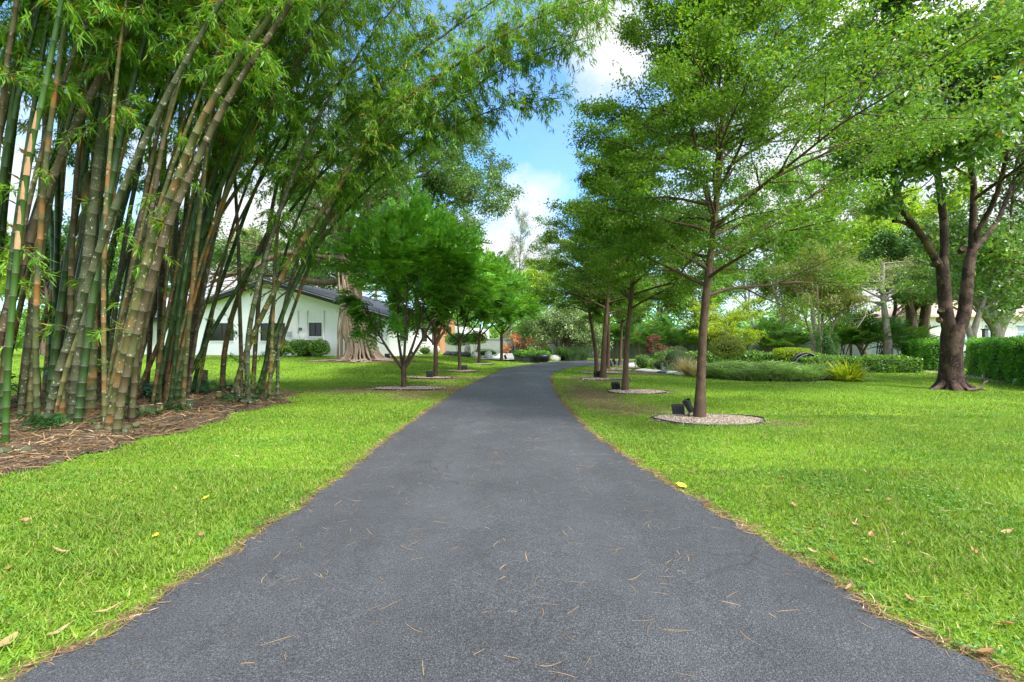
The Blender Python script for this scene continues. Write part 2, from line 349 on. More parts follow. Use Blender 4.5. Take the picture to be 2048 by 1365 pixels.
def tiered_tree(label,base,H,R,seed,top,nleaf=42,leaf=.055,tr=.12,z0=2.5,group=None,n1=26,lower=None,name='shade_tree',lm='oak_leaf',leaders=()):
    """slim trunk, shelves of fine foliage"""
    rng=np.random.default_rng(seed)
    root=thing(name,base,label,'tree',group)
    tp=path([(0,0,-.05),(top[0]*.10,top[1]*.1,H*.18),(top[0]*.42,top[1]*.4,H*.42),(top[0]*.7,top[1]*.7,H*.7),(top[0],top[1],H)],n=14)
    rr=tr*np.concatenate([[1.55,1.0],np.linspace(.95,.12,12)])
    tb=MB(); tb.tubes(tp[None],rr[None],10)
    lb=MB()
    # shelves of branches
    zs=np.concatenate([np.linspace(z0,H*.62,int(n1*.62)),np.linspace(H*.64,H*.98,n1-int(n1*.62))])
    zs=zs+rng.uniform(-.1,.1,len(zs))
    az=np.arange(len(zs))*2.39996+rng.uniform(-.35,.35,len(zs))+rng.uniform(0,6)
    f=(zs-z0)/(H-z0)
    prof=np.interp(f,[0,.12,.32,.55,.8,1],[.78,1,1.0,.78,.50,.22])
    if lower is not None: prof=prof*lower(az,f)
    LL=R*prof*rng.uniform(.82,1.15,len(zs))
    t=np.interp(zs,tp[:,2],np.linspace(0,1,14))
    b,_=interp(np.repeat(tp[None],len(zs),0),t)
    el=np.interp(f,[0,.3,1],[.42,.55,.95])*rng.uniform(.75,1.25,len(zs))
    d=np.stack([np.cos(az)*np.cos(el),np.sin(az)*np.cos(el),np.sin(el)],1)
    for zf,dx,dy,hf in leaders:
        p0=A(*[np.interp(zf*H,tp[:,2],tp[:,j]) for j in range(3)]); e=A(top[0]+dx,top[1]+dy,H*hf)
        lp=path([p0,p0*.8+e*.2+A(dx*.10,dy*.1,0),p0*.45+e*.55+A(dx*.1,dy*.1,0),e],n=14); lr=np.interp(zf*H,tp[:,2],rr)*.72*np.linspace(1,.12,14)
        tb.tubes(lp[None],lr[None],8); m=14; tq=np.linspace(.22,.98,m); b2,_=interp(np.repeat(lp[None],m,0),tq); a2=np.arange(m)*2.39996+rng.uniform(0,6); e2=np.interp(tq,[0,.5,1],[.5,.6,1.])*rng.uniform(.75,1.25,m)
        b=np.vstack([b,b2]); d=np.vstack([d,np.stack([np.cos(a2)*np.cos(e2),np.sin(a2)*np.cos(e2),np.sin(e2)],1)]); LL=np.concatenate([LL,R*np.interp(tq,[0,.4,1],[.62,.6,.25])*rng.uniform(.8,1.15,m)]); t=np.concatenate([t,.45+.5*tq])
    P1=steps(rng,b,d,LL,8,(0,0,-.10),.08,0.12)[0]
    R1=np.interp(t,np.linspace(0,1,14),rr)[:,None]*.55*np.linspace(1,.16,8)[None,:]
    R1=np.minimum(R1,.055*LL[:,None]/2.2*np.linspace(1,.2,8)[None,:]+.006)
    P2,R2,L2=kids(rng,P1,R1,LL,10,.22,.98,.85,.40,5,(0,0,.02),.10,.55,shrink=.55)
    P3,R3,L3=kids(rng,P2,R2,L2,6,.2,1.,.8,.50,4,(0,0,.02),.12,.6,shrink=.4)
    tb.tubes(P1,R1,6); tb.tubes(P2,np.maximum(R2,.005),4)
    tb.tubes(P3[::2],np.maximum(R3[::2],.003),3)
    scatter(rng,lb,P3,nleaf,.0,(.11,.11,.045),leaf,leaf*.52,1.1,-.1,.5)
    scatter(rng,lb,P2,int(nleaf*.6),.4,(.10,.10,.05),leaf,leaf*.52,1.1,-.1,.5)
    tb.build('trunk',M['row_bark'],root); lb.build('crown',M[lm],root)
    return root

def fronds(rng,mb,p,d,L,npair,lw,ll,droop=.35,m=0,updir=(0,0,1),rach=None):
    """pinnate leaves: arrays of base points p, directions d, lengths L"""
    n=len(p); t=np.linspace(.18,1,npair)
    d=nrm(d); L=np.broadcast_to(L,(n,))
    sd=nrm(np.cross(d,np.broadcast_to(A(*updir),d.shape)+rng.normal(0,.25,d.shape)))
    up=np.cross(sd,d)
    pos=p[:,None]+d[:,None]*(L[:,None]*t)[:,:,None]-A(0,0,1)*(L[:,None]*droop*t[None]**2)[:,:,None]
    tan=nrm(d[:,None]-A(0,0,1)*(2*droop*t)[None,:,None])
    if rach is not None:
        tt=np.linspace(0,1,5); RP=p[:,None]+d[:,None]*(L[:,None]*tt)[:,:,None]-A(0,0,1)*(L[:,None]*droop*tt[None]**2)[:,:,None]
        rach[0].tubes(RP,np.full((n,5),rach[1])*np.linspace(1,.4,5)[None],3,m=rach[2])
    for s in (-1,1):
        dd=nrm(tan*.62+s*sd[:,None]*.85+up[:,None]*.12+rng.normal(0,.09,pos.shape)).reshape(-1,3)
        ln=(ll*L[:,None]*np.interp(t,[.18,.5,1],[.8,1,.55])[None,:]).reshape(-1)
        mb.leaves(pos.reshape(-1,3),dd,np.repeat(up,npair,0),ln,lw*ln,m)

def fern_tree(label,base,seed,R,H,fork,stems,group,nf=1500,fl=.34,cz=None,mats=None,tr=.075,name='fern_tree'):
    rng=np.random.default_rng(seed); root=thing(name,base,label,'tree',group)
    tb=MB(); lb=MB()
    tb.tubes(path([(0,0,-.05),(.01,0,fork*.5),(0,0,fork+.05)],n=6)[None],(tr*A(1.25,1.05,1,.98,1,.95))[None],9)
    SP=[];LL=[]
    for sx,sy,sz in stems:
        q=path([(0,0,fork-.05),(sx*.38,sy*.4,fork+(sz-fork)*.28),(sx*.72,sy*.75,fork+(sz-fork)*.62),(sx,sy,sz)],n=8)
        SP.append(q); LL.append(np.linalg.norm(q[-1]-q[0]))
    SP=np.array(SP); LL=np.array(LL); RS=np.repeat((tr*.62*np.linspace(1,.28,8))[None],len(SP),0)
    tb.tubes(SP,RS,7)
    P2,R2,L2=kids(rng,SP,RS,LL,7,.35,1,.6,.42,5,(0,0,.12),.10,shrink=.4)
    P3,R3,L3=kids(rng,P2,R2,L2,4,.3,1,.6,.5,4,(0,0,.1),.12)
    tb.tubes(P2,np.maximum(R2,.008),5); tb.tubes(P3,np.maximum(R3,.005),3)
    # fronds: from twigs and over an uneven crown shell
    cz=cz if cz is not None else H-R*.95
    n=nf; th=rng.uniform(0,2*PI,n); u=rng.uniform(-.62,1,n); 
    lump=1+.15*np.sin(3*th+2*u+rng.uniform(0,6))+.14*np.sin(5*th+4*u+rng.uniform(0,6))+.12*np.sin(4*th-7*u+rng.uniform(0,6))
    lump=np.where(lump<.86,lump*.72,lump)
    rr=R*lump*rng.uniform(.55,1.0,n)**.6
    s=np.sqrt(1-u*u); vz=(H-cz)
    p=np.stack([np.cos(th)*s*rr,np.sin(th)*s*rr,cz+u*vz*rr/R*np.where(u<0,.8,1)],1)+A(.22,0,0)
    q=p-A(0,0,cz-.6*R); d=nrm(nrm(q)+rng.normal(0,.35,q.shape)+A(0,0,.15))
    mid=interp(P3[rng.integers(0,len(P3),n//2)],rng.uniform(.4,1,n//2))[0]
    d2=nrm(nrm(mid-A(0,0,cz-.6*R))+rng.normal(0,.4,mid.shape))
    p=np.vstack([p,mid]); d=np.vstack([d,d2]); Lf=fl*rng.uniform(.7,1.2,len(p))
    hi=(p[:,2]>cz+.15*vz)&(rng.random(len(p))<.5)
    fronds(rng,lb,p[~hi],d[~hi],Lf[~hi],5,.46,.50,.26)
    d3=nrm(d[hi]+A(0,0,.9)); fronds(rng,lb,p[hi],d3,Lf[hi]*.85,5,.46,.50,.12,m=1)
    tb.build('trunk',M['fern_bark'],root); lb.build('crown',mats or [M['fern_leaf'],M['fern_new']],root)
    return root

def generic_tree(label,base,H,R,seed,leafm,bark,name='broadleaf_tree',cat='tree',group=None,tr=.18,fork=.35,leaf=.14,n=(7,6,5),per=26,rz=.75,
                 stems=None,ang=.75,trop=(0,0,.10),spread=.22,wr=.5,up=.5,droop=-.2,bare=False,flat=0.,aspect=None,tl=None):
    rng=np.random.default_rng(seed); root=thing(name,base,label,cat,group)
    tb=MB(); lb=MB(); hf=H*fork
    if stems is None:
        tp=path([(0,0,-.1),(rng.normal(0,.03)*H,rng.normal(0,.03)*H,hf*.6),(rng.normal(0,.04)*H,rng.normal(0,.04)*H,hf),(rng.normal(0,.05)*H,rng.normal(0,.05)*H,H*.86)],n=10)[None]
    else:
        tp=np.array([path([(0,0,-.1)]+list(s),n=10) for s in stems])
    RS=np.repeat((tr*np.concatenate([[1.45],np.linspace(1,.22,9)]))[None],len(tp),0)
    tb.tubes(tp,RS,8)
    LL=np.full(len(tp),R*1.15)
    P1,R1,L1=kids(rng,tp,RS,LL,n[0],fork,1.,ang,1.0,6,trop,.12,flat,shrink=.45)
    P2,R2,L2=kids(rng,P1,R1,L1,n[1],.3,1,.75,.48,5,trop,.14,flat)
    P3,R3,L3=kids(rng,P2,R2,L2,n[2],.25,1,.75,.5,4,trop,.15,flat)
    tb.tubes(P1,np.maximum(R1,.012),5); tb.tubes(P2,np.maximum(R2,.008),4)
    if bare: tb.tubes(P3,np.maximum(R3,.005),3)
    sp=(spread,spread,spread*rz)
    scatter(rng,lb,P3,per,.1,sp,leaf,leaf*wr,up,droop,.5)
    scatter(rng,lb,P2,max(per//2,1),.5,sp,leaf,leaf*wr,up,droop,.5)
    tb.build('trunk',M[bark],root); lb.build('crown',M[leafm],root)
    return root

def feather_tree(label,base,H,R,seed,name='casuarina_tree',group=None,leafm='grey_leaf'):
    rng=np.random.default_rng(seed); root=thing(name,base,label,'tree',group)
    tb=MB(); lb=MB()
    tp=path([(0,0,-.1),(rng.normal(0,.15),0,H*.4),(rng.normal(0,.3),0,H*.75),(rng.normal(0,.4),0,H)],n=12)[None]
    RS=(.2*np.linspace(1.2,.08,12))[None]; tb.tubes(tp,RS,7)
    P1,R1,L1=kids(rng,tp,RS,np.array([R]),46,.18,.98,.75,1.,6,(0,0,.12),.12,shrink=.55,rr=.4)
    P2,R2,L2=kids(rng,P1,R1,L1,7,.25,1,.6,.42,4,(0,0,.05),.15)
    tb.tubes(P1,np.maximum(R1,.02),4)
    scatter(rng,lb,P2,22,.1,(.16,.16,.16),.34,.05,.2,-.25,.5)
    tb.build('trunk',M['grey_bark'],root); lb.build('crown',M[leafm],root); return root

def palm(label,base,H,seed,nst=6,nf=9,fl=1.7,group=None,name='areca_palm',leafm='palm_leaf',spread=.45,cat='palm'):
    rng=np.random.default_rng(seed); root=thing(name,base,label,cat,group)
    tb=MB(); lb=MB()
    for i in range(nst):
        a=rng.uniform(0,6.28); r=rng.uniform(.05,spread); h=H*rng.uniform(.25,.6)
        o=A(math.cos(a)*r,math.sin(a)*r,0); e=o*2.2+A(0,0,h)
        tb.tubes(path([o-A(0,0,.05),(o+e)/2+A(0,0,.1),e],n=6)[None],np.full((1,6),.035),6)
        az=rng.uniform(0,6.28,nf); el=rng.uniform(.35,1.35,nf)
        d=np.stack([np.cos(az)*np.cos(el),np.sin(az)*np.cos(el),np.sin(el)],1)
        fronds(rng,lb,np.repeat(e[None],nf,0),d,fl*rng.uniform(.75,1.15,nf),16,.10,.34,.38,rach=(tb,.012,0))
    tb.build('stem',M['culm_olive'],root); lb.build('crown',M[leafm],root); return root

def shrub(label,base,rx,ry,rz_,seed,leafm,name='shrub',cat='shrub',group=None,n=900,leaf=.09,wr=.5,stem=.25,lift=.0,barkm='dark_bark',boxy=0,core=.72,up=.4,spiky=0.,nst=5):
    """rounded or clipped shrub: stems plus a crown of leaves around a dense middle"""
    rng=np.random.default_rng(seed); root=thing(name,base,label,cat,group)
    tb=MB(); lb=MB(); cz=lift+rz_
    for i in range(nst):
        a=rng.uniform(0,6.28); q=A(math.cos(a)*rx*.4,math.sin(a)*ry*.4,cz)
        tb.tubes(path([(rng.normal(0,.03),rng.normal(0,.03),-.03),q*A(.5,.5,.55),q],n=5)[None],np.linspace(.022,.01,5)[None]*max(1,rx),5)
    v=nrm(rng.normal(size=(n,3)))
    if boxy:
        k=np.max(np.abs(v),1,keepdims=True); v=v*(1-boxy)+v/k*boxy
    lump=1+(.10 if not boxy else .04)*np.sin(v[:,:1]*5+rng.uniform(0,6))*np.sin(v[:,1:2]*4+v[:,2:]*3)
    p=v*lump*rng.uniform(.7,1.03,(n,1))**.5*A(rx,ry,rz_)
    d=nrm(v*A(1/rx,1/ry,1/rz_)*rx*(.6+spiky)+rng.normal(size=(n,3))*(.5 if not spiky else .25)+A(0,0,.25))
    nv=nrm(v+rng.normal(size=(n,3))*.6+A(0,0,up))
    lb.leaves(p+A(0,0,cz),d,nv,leaf*rng.uniform(.7,1.25,n),leaf*wr*rng.uniform(.7,1.2,n))
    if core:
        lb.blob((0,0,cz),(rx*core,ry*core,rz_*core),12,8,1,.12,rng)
    tb.build('stem',M[barkm],root); lb.build('crown',[M[leafm],M['core']],root); return root

def tuft(label,base,n,L,wd,seed,leafm,spread=.1,name='ornamental_grass',cat='plant',group=None,lean=.5,flower=None):
    rng=np.random.default_rng(seed); lb=MB()
    a=rng.uniform(0,6.28,n); r=spread*np.sqrt(rng.random(n)); p0=np.stack([np.cos(a)*r,np.sin(a)*r,0*a],1)
    az=a+rng.normal(0,.6,n); le=rng.uniform(.05,lean,n); L=L*rng.uniform(.6,1.1,n)
    d=np.stack([np.cos(az)*np.sin(le),np.sin(az)*np.sin(le),np.cos(le)],1); o=np.stack([np.cos(az),np.sin(az),0*az],1)
    sd=np.stack([-np.sin(az),np.cos(az),0*az],1)*wd
    p1=p0+d*L[:,None]*.55; p2=p0+d*L[:,None]*.92+o*L[:,None]*.22-A(0,0,1)*L[:,None]*.12*le[:,None]
    v=np.stack([p0-sd*.4,p0+sd*.4,p1+sd*.5,p1-sd*.5,p2],1).reshape(-1,3)
    i=np.arange(n)[:,None]*5
    off=lb.n; lb.add(v,i+A(0,1,2,3).astype(int)[None]); 
    lb.v.append(np.zeros((0,3))); lb.f.append(i+np.array([[3,2,4]])); lb.m.append(np.zeros(n,np.int32)); lb.sm.append(np.zeros(n,bool))
    o=lb.build(name,M[leafm]); o.location=Vector([float(v) for v in base]); return tag(o,label,cat,group)

def hedge(label,pts,w,h,seed,leafm,leaf=.08,dens=900,name='clipped_hedge',z=None):
    """clipped hedge along a line of ground points"""
    rng=np.random.default_rng(seed); lb=MB(); pts=[A(*p) for p in pts]
    for a,b in zip(pts[:-1],pts[1:]):
        L=np.linalg.norm((b-a)[:2]); t=(b-a)/L; t[2]=0; s=A(-t[1],t[0],0)
        n=int(dens*(L*w+2*L*h+2*w*h)); u=rng.random(n); ar=A(L*w,L*h,L*h,w*h,w*h); ar=np.cumsum(ar/ar.sum())
        k=np.searchsorted(ar,u); x=rng.random(n)*L; y=(rng.random(n)-.5)*w; zz=rng.random(n)*h
        nv=np.zeros((n,3))
        zz=np.where(k==0,h,zz); nv[k==0]=(0,0,1)
        y=np.where(k==1,-w/2,np.where(k==2,w/2,y)); nv[k==1]=-s; nv[k==2]=s
        x=np.where(k==3,0,np.where(k==4,L,x)); nv[k==3]=-t; nv[k==4]=t
        bul=.05*np.sin(x*2.1+seed)+.04*np.sin(x*5.3+zz*4)+.03*np.sin(zz*7+x)
        p=a+t*x[:,None]+s*y[:,None]+A(0,0,1)*zz[:,None]+nv*(bul+rng.normal(0,.035,n))[:,None]
        d=nrm(rng.normal(size=(n,3))*.7+nv*.5+A(0,0,.35)); 
        lb.leaves(p,d,nrm(nv+rng.normal(size=(n,3))*.6),leaf*rng.uniform(.7,1.3,n),leaf*.5*rng.uniform(.7,1.3,n))
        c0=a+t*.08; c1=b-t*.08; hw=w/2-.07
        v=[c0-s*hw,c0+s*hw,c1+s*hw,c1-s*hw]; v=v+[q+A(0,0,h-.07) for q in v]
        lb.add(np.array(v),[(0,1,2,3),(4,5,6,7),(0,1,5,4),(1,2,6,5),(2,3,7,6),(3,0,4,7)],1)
    o=lb.build(name,[M[leafm],M['core']]); return tag(o,label,'hedge')
# ---------------------------------------------------------------- the ground
LEFT=[(-2.9,-3),(-2.55,.6),(-2.2,2.0),(-2.06,2.45),(-1.99,3.14),(-1.87,5.0),(-1.88,6.9),(-1.80,9.8),(-1.70,12.2),(-1.50,15.5),(-1.17,19.1),(-.68,23.2),(-.28,26.6),(1.2,31.0),(3.2,34.6),(6.5,36.6),(12,37.2),(19,37.2)]
RIGHT=[(2.9,-3),(2.6,.6),(2.17,2.1),(2.03,2.55),(1.98,2.9),(1.88,3.64),(1.56,5.35),(1.30,7.6),(1.22,9.8),(1.22,12.2),(1.36,16),(1.63,19.9),(1.96,22.4),(2.86,25.8),(4.0,27.7),(6.4,28.6),(11,28.8),(19,28.8)]
def edge(pts,seed):
    q=path([(x,y,0) for x,y in pts],n=420); r=np.random.default_rng(seed)
    s=np.arange(len(q)); j=.022*np.sin(s*.9+seed)+.018*np.sin(s*2.3)+r.normal(0,.012,len(q))
    q[:,0]+=j*np.interp(q[:,1],[0,24,28],[1,1,.2]); return q
EL,ER=edge(LEFT,1),edge(RIGHT,2)
def road_mask(x,y,pad=0.):
    """inside the driveway"""
    yl=EL[:,1]; k=np.argmax(yl>34.4); 
    xl=np.interp(y,EL[:k,1],EL[:k,0]); k2=np.argmax(ER[:,1]>28.45)
    xr=np.interp(y,ER[:k2,1],ER[:k2,0])
    a=(x>xl-pad)&(x<xr+pad)&(y<28.6)
    top=np.interp(x,EL[k-160:,0],EL[k-160:,1]); bot=np.interp(x,ER[k2-90:,0],ER[k2-90:,1])
    b=(y>=27.5)&(y<top+pad)&(y>bot-pad)&(x>xl-pad)&(x<20)
    return a|b
BARE=[(2.2,13.5,1.0,4.0,.75),(2.6,10.5,1.3,1.6,.55),(3.0,18.5,1.5,2.5,.5),(4.9,8.6,.8,.5,.5),(-3.2,15.0,2.6,1.5,.85),(-2.6,13.6,1.2,2.2,.55),(-4.6,14.3,2.2,1.0,.7),(-2.6,18.9,1.8,1.5,.55),(-8.0,26.2,2.4,1.3,1.0),(3.6,14.3,1.7,1.1,.6),(13.8,14.9,.9,.6,.6),(-2.2,22.5,1.6,1.6,.35)]
def bare(x,y):
    v=np.zeros(np.shape(x))
    for a,b,sx,sy,w in BARE: v=np.maximum(v,1.3*w*np.exp(-(((x-a)/sx)**2+((y-b)/sy)**2)))
    xl=np.interp(y,EL[:330,1],EL[:330,0]); xr=np.interp(y,ER[:330,1],ER[:330,0])
    e=np.minimum(np.abs(x-xl),np.abs(x-xr)); v=np.maximum(v,.85*np.exp(-(e/.13)**2)*(y<28))
    return v
def mulch_edge(y): return np.interp(y,[2,4.4,5.2,7.2,9.3,11.6,13.9,15],[-6.1,-5.75,-5.62,-5.27,-5.38,-5.42,-5.9,-6.9])
def mulch_mask(x,y):
    x=np.asarray(x,float); y=np.asarray(y,float)
    wob=.16*np.sin(y*2.3+x)+.10*np.sin(y*5.1+1.3*x)+.07*np.sin(y*11.7-x*7)
    f=sst(0,.55,mulch_edge(y)-x+wob)*sst(-13.5,-12.0,x)*sst(2.2,3.6,y)*(1-sst(13.0,14.4,y+.10*(x+6)))
    return f
def mulch_h(x,y):
    m=mulch_mask(x,y); return m*(.05+.09*sst(0,2.2,mulch_edge(y)-x)+.03*np.sin(x*3.1+y*1.3)*np.sin(y*2.7-x))
def axis(lo,hi,step,far):
    a=list(np.arange(lo,hi+1e-6,step)); s=step; x=hi
    while x<far: s*=1.35; x+=s; a.append(x)
    s=step; x=lo; b=[]
    while x>-far: s*=1.35; x-=s; b.append(x)
    return np.array(b[::-1]+a)
gx=axis(-24,26,.2,900); gy=axis(-3,40,.2,900)
X,Y=np.meshgrid(gx,gy); Z=gz(X,Y)
gm=MB(); idx=np.arange(X.size).reshape(X.shape)
gm.add(np.stack([X,Y,Z],-1),np.stack([idx[:-1,:-1],idx[:-1,1:],idx[1:,1:],idx[1:,:-1]],-1).reshape(-1,4),0,True)
lawn=gm.build('lawn',M['lawn']); tag(lawn,'bright green lawn around the driveway','lawn',kind='structure')
at=lawn.data.attributes.new('bare','FLOAT','POINT'); at.data.foreach_set('value',bare(X,Y).astype(np.float32).ravel())
# driveway sheet
rm=MB(); k=9; u=np.linspace(0,1,k)
n=len(EL); d=EL[:,None,:]*(1-u)[None,:,None]+ER[:,None,:]*u[None,:,None]
d[:,:,2]=gz(d[:,:,0],d[:,:,1])+.012+.03*(1-(2*u-1)**2)[None,:]
idx=np.arange(n*k).reshape(n,k)
rm.add(d,np.stack([idx[:-1,:-1],idx[:-1,1:],idx[1:,1:],idx[1:,:-1]],-1).reshape(-1,4),0,True)
for e in (EL,ER):
    a=e.copy(); a[:,2]=gz(a[:,0],a[:,1])+.012; b_=a.copy(); b_[:,2]-=.06
    i=np.arange(n-1); rm.add(np.vstack([a,b_]),np.stack([i,i+1,i+1+n,i+n],1))
tag(rm.build('driveway',M['asphalt']),'dark asphalt driveway curving away between the lawns','driveway',kind='structure')
# mulch under the bamboo
xs=np.arange(-14,-4.8,.09); ys=np.arange(1.8,15,.09); X,Y=np.meshgrid(xs,ys); mk=mulch_mask(X,Y)
rg=np.random.default_rng(5); Z=gz(X,Y)+mulch_h(X,Y)+.004-.03*(mk<.12)+rg.normal(0,.008,X.shape)*(mk>.15)
idx=np.arange(X.size).reshape(X.shape); q=np.stack([idx[:-1,:-1],idx[:-1,1:],idx[1:,1:],idx[1:,:-1]],-1).reshape(-1,4)
q=q[(mk.ravel()[q]>.05).all(1)]; mm=MB(); mm.add(np.stack([X,Y,Z],-1),q,0,True)
tag(mm.build('mulch_ground',M['mulch']),'brown leaf litter and mulch under the bamboo','mulch',kind='structure')

# ring beds of gravel (centre, rx, ry)
RINGS=[]
def in_ring(x,y):
    m=np.zeros(np.shape(x),bool)
    for cx,cy,rx,ry in RINGS: m|=((x-cx)/rx)**2+((y-cy)/ry)**2<(.93 if cx>0 else .62)
    return m
def gravel_bed(label,cx,cy,rx,ry,seed,ns,edge_vis=1.):
    RINGS.append((cx,cy,rx,ry)); rng=np.random.default_rng(seed); z=float(gz(cx,cy))
    root=thing('gravel_bed',(cx,cy,z),label,'gravel bed','gravel rings round the trees beside the driveway')
    a=np.linspace(0,2*PI,49)[:-1]; w=1+.03*np.sin(3*a+seed)+.02*np.sin(5*a)
    g=MB(); rr=np.linspace(0,1,6)[1:]; v=[(0,0,.032)]
    for r in rr: v+=[(rx*w[i]*r*math.cos(t),ry*w[i]*r*math.sin(t),.022-.012*r*r+.010) for i,t in enumerate(a)]
    f=[(0,1+i,1+(i+1)%48) for i in range(48)]; g.add(v,f,0,True)
    fq=[]
    for k in range(4):
        for i in range(48): fq.append((1+k*48+i,1+(k+1)*48+i,1+(k+1)*48+(i+1)%48,1+k*48+(i+1)%48))
    g.add(np.zeros((0,3)),np.zeros((0,4),int)); g.f.append(np.array(fq)); g.m.append(np.zeros(len(fq),np.int32)); g.sm.append(np.ones(len(fq),bool))
    # gravel chips as little flattened octahedra
    n=ns; r=np.sqrt(rng.random(n))*.985; r=np.where(rng.random(n)<.008,rng.uniform(1.0,1.2,n),r); t=rng.uniform(0,2*PI,n); s=rng.uniform(.010,.024,n)*(1+cy*.03)
    p=np.stack([rx*r*np.cos(t),ry*r*np.sin(t),.034-.012*r*r+0*s],1)
    ax=rng.normal(size=(n,3)); ax[:,2]*=.4; ax=nrm(ax); ay=nrm(np.cross(ax,A(0,0,1)+rng.normal(0,.3,(n,3)))); azv=np.cross(ax,ay)
    ax=ax*s[:,None]*1.2; ay=ay*s[:,None]*.85; azv=azv*s[:,None]*.6
    v=np.stack([p+ax,p+ay,p-ax,p-ay,p+azv,p-azv],1).reshape(-1,3); b=np.arange(n)[:,None]*6
    tri=np.concatenate([b+np.array([[i,(i+1)%4,4]]) for i in range(4)]+[b+np.array([[(i+1)%4,i,5]]) for i in range(4)])
    c=MB(); c.add(v,tri,0)
    g.build('gravel_base',M['gravel_bed'],root); tag(c.build('gravel',M['gravel'],root),kind='stuff')
    e=MB(); q=np.stack([rx*1.01*w*np.cos(a),ry*1.01*w*np.sin(a),0*a+.030+.014*np.sin(2*a+seed)],1); q=np.vstack([q,q[:2]])
    e.tubes(q[None],np.full((1,50),.013),6); e.build('edging',M['edging'],root)
    return root

# ---------------------------------------------------------------- trees in rows
GR='slim shade trees in a row along the driveway'
R1=[G(1399,838),G(1250,783),G(1206,758),G(1194,746),G(1216,740),G(1240,733.5)]
def left_only(az,f): return 1.0+.12*np.cos(az)
tiered_tree('nearest slim shade tree of the right row, tall layered crown above the largest gravel ring',R1[0],10.6,3.75,11,(.95,.3),nleaf=39,leaf=.066,tr=.085,z0=2.45,group=GR,n1=56,leaders=((.36,-1.35,.2,.95),),
   lower=lambda az,f:(1+.30*np.cos(az))*np.where(f>.34,np.where(np.cos(az)<0,.58,.62),1.))
tiered_tree('second slim shade tree along the driveway, trunk leaning right, small dark floodlight at its foot',R1[1],8.0,2.9,12,(.6,.2),nleaf=35,leaf=.075,tr=.085,z0=2.5,group=GR,n1=30,leaders=((.4,-.7,.3,.88),),lower=lambda az,f:1+.10*np.cos(az))
tiered_tree('third slim shade tree along the driveway, dark straight trunk with low spotlights both sides',R1[2],8.2,3.3,13,(.55,.2),nleaf=29,leaf=.085,tr=.11,z0=2.5,group=GR,n1=22)
tiered_tree('fourth shade tree in the row, its bare trunk leaning left toward the driveway',R1[3],6.4,2.6,14,(-.75,.2),nleaf=30,leaf=.10,tr=.10,z0=2.5,group=GR,n1=18)
tiered_tree('fifth shade tree in the row, thin upright trunk just right of the dark third trunk',R1[4],6.2,2.5,15,(.1,.2),nleaf=26,leaf=.10,tr=.10,z0=2.6,group=GR,n1=16)
tiered_tree('farthest shade tree in the row, pale forked trunk beside the parking court',R1[5],6.0,2.4,16,(.35,.2),nleaf=23,leaf=.11,tr=.10,z0=2.4,group=GR,n1=15)
gravel_bed('large gravel ring under the nearest shade tree, with black edging',R1[0][0]+.08,R1[0][1]-.18,1.02,.62,1,9000)
gravel_bed('gravel ring under the second shade tree beside the driveway',R1[1][0]+.28,R1[1][1]-.30,.88,.55,2,4000)
gravel_bed('gravel ring around the dark third trunk of the right row',R1[2][0]+.05,R1[2][1]-.25,.95,.6,3,2200)
gravel_bed('gravel ring around the trunk leaning left in the right row',R1[3][0]+.2,R1[3][1]-.15,1.0,.6,4,1500)
gravel_bed('gravel ring around the thin fifth trunk of the right row',R1[4][0]+.3,R1[4][1]-.2,.9,.6,5,1000)
gravel_bed('gravel ring around the pale forked trunk by the parking court',R1[5][0]+.3,R1[5][1]-.1,1.2,.5,6,900)
GL='small ferny trees in a row left of the driveway'
R2=[G(807,777),G(871,755),G(919,743),G(958,728),G(1003,723)]
fern_tree('nearest ferny tree of the left row, low fork into spreading stems, broad dark crown',R2[0],21,1.85,5.6,.62,[(-1.15,-.1,2.6),(-.45,.4,3.3),(.2,-.3,3.6),(.75,.3,3.4),(1.5,-.1,3.7)],GL,nf=1450,fl=.46,cz=3.9,tr=.085)
fern_tree('second ferny tree of the left row, single leaning trunk forking at chest height',R2[1],22,2.4,5.7,1.35,[(-1.2,.1,3.0),(-.2,.3,3.7),(.6,-.2,3.7),(1.2,.3,4.1)],GL,nf=1500,fl=.42,cz=4.0,tr=.09)
fern_tree('third ferny tree of the left row, standing in a pale gravel ring with spotlight',R2[2],23,2.2,5.6,1.45,[(-1.2,.1,2.7),(-.2,.3,3.5),(.6,-.2,3.5),(1.4,.3,3.2)],GL,nf=1350,fl=.42,cz=4.1,tr=.08)
fern_tree('fourth ferny tree of the left row, thin crooked trunk in a white gravel ring',R2[3],24,2.3,5.6,1.7,[(-.9,.1,3.0),(.2,.3,3.5),(.6,-.2,3.5),(1.5,.3,3.4)],GL,nf=1500,fl=.45,cz=3.9,tr=.09)
fern_tree('farthest ferny tree of the left row, dark trunk where the lawn meets the drive',R2[4],25,2.5,5.8,2.0,[(-1.2,.1,3.6),(.2,.3,4.0),(.7,-.2,3.9),(1.2,.3,3.4)],GL,nf=1500,fl=.5,cz=3.9,tr=.11)
gravel_bed('long reddish gravel ring under the nearest ferny tree left of the driveway',R2[0][0]+.2,R2[0][1]-.15,1.05,.6,11,3500)
gravel_bed('gravel ring under the leaning second ferny tree left of the driveway',R2[1][0]-.3,R2[1][1]-.35,1.05,.6,12,2000)
gravel_bed('gravel ring under the third ferny tree left of the driveway',R2[2][0]+.05,R2[2][1]-.05,.85,.6,13,1300)
gravel_bed('white gravel ring under the thin fourth ferny tree',R2[3][0]+.15,R2[3][1]-.2,.8,.7,14,1000)

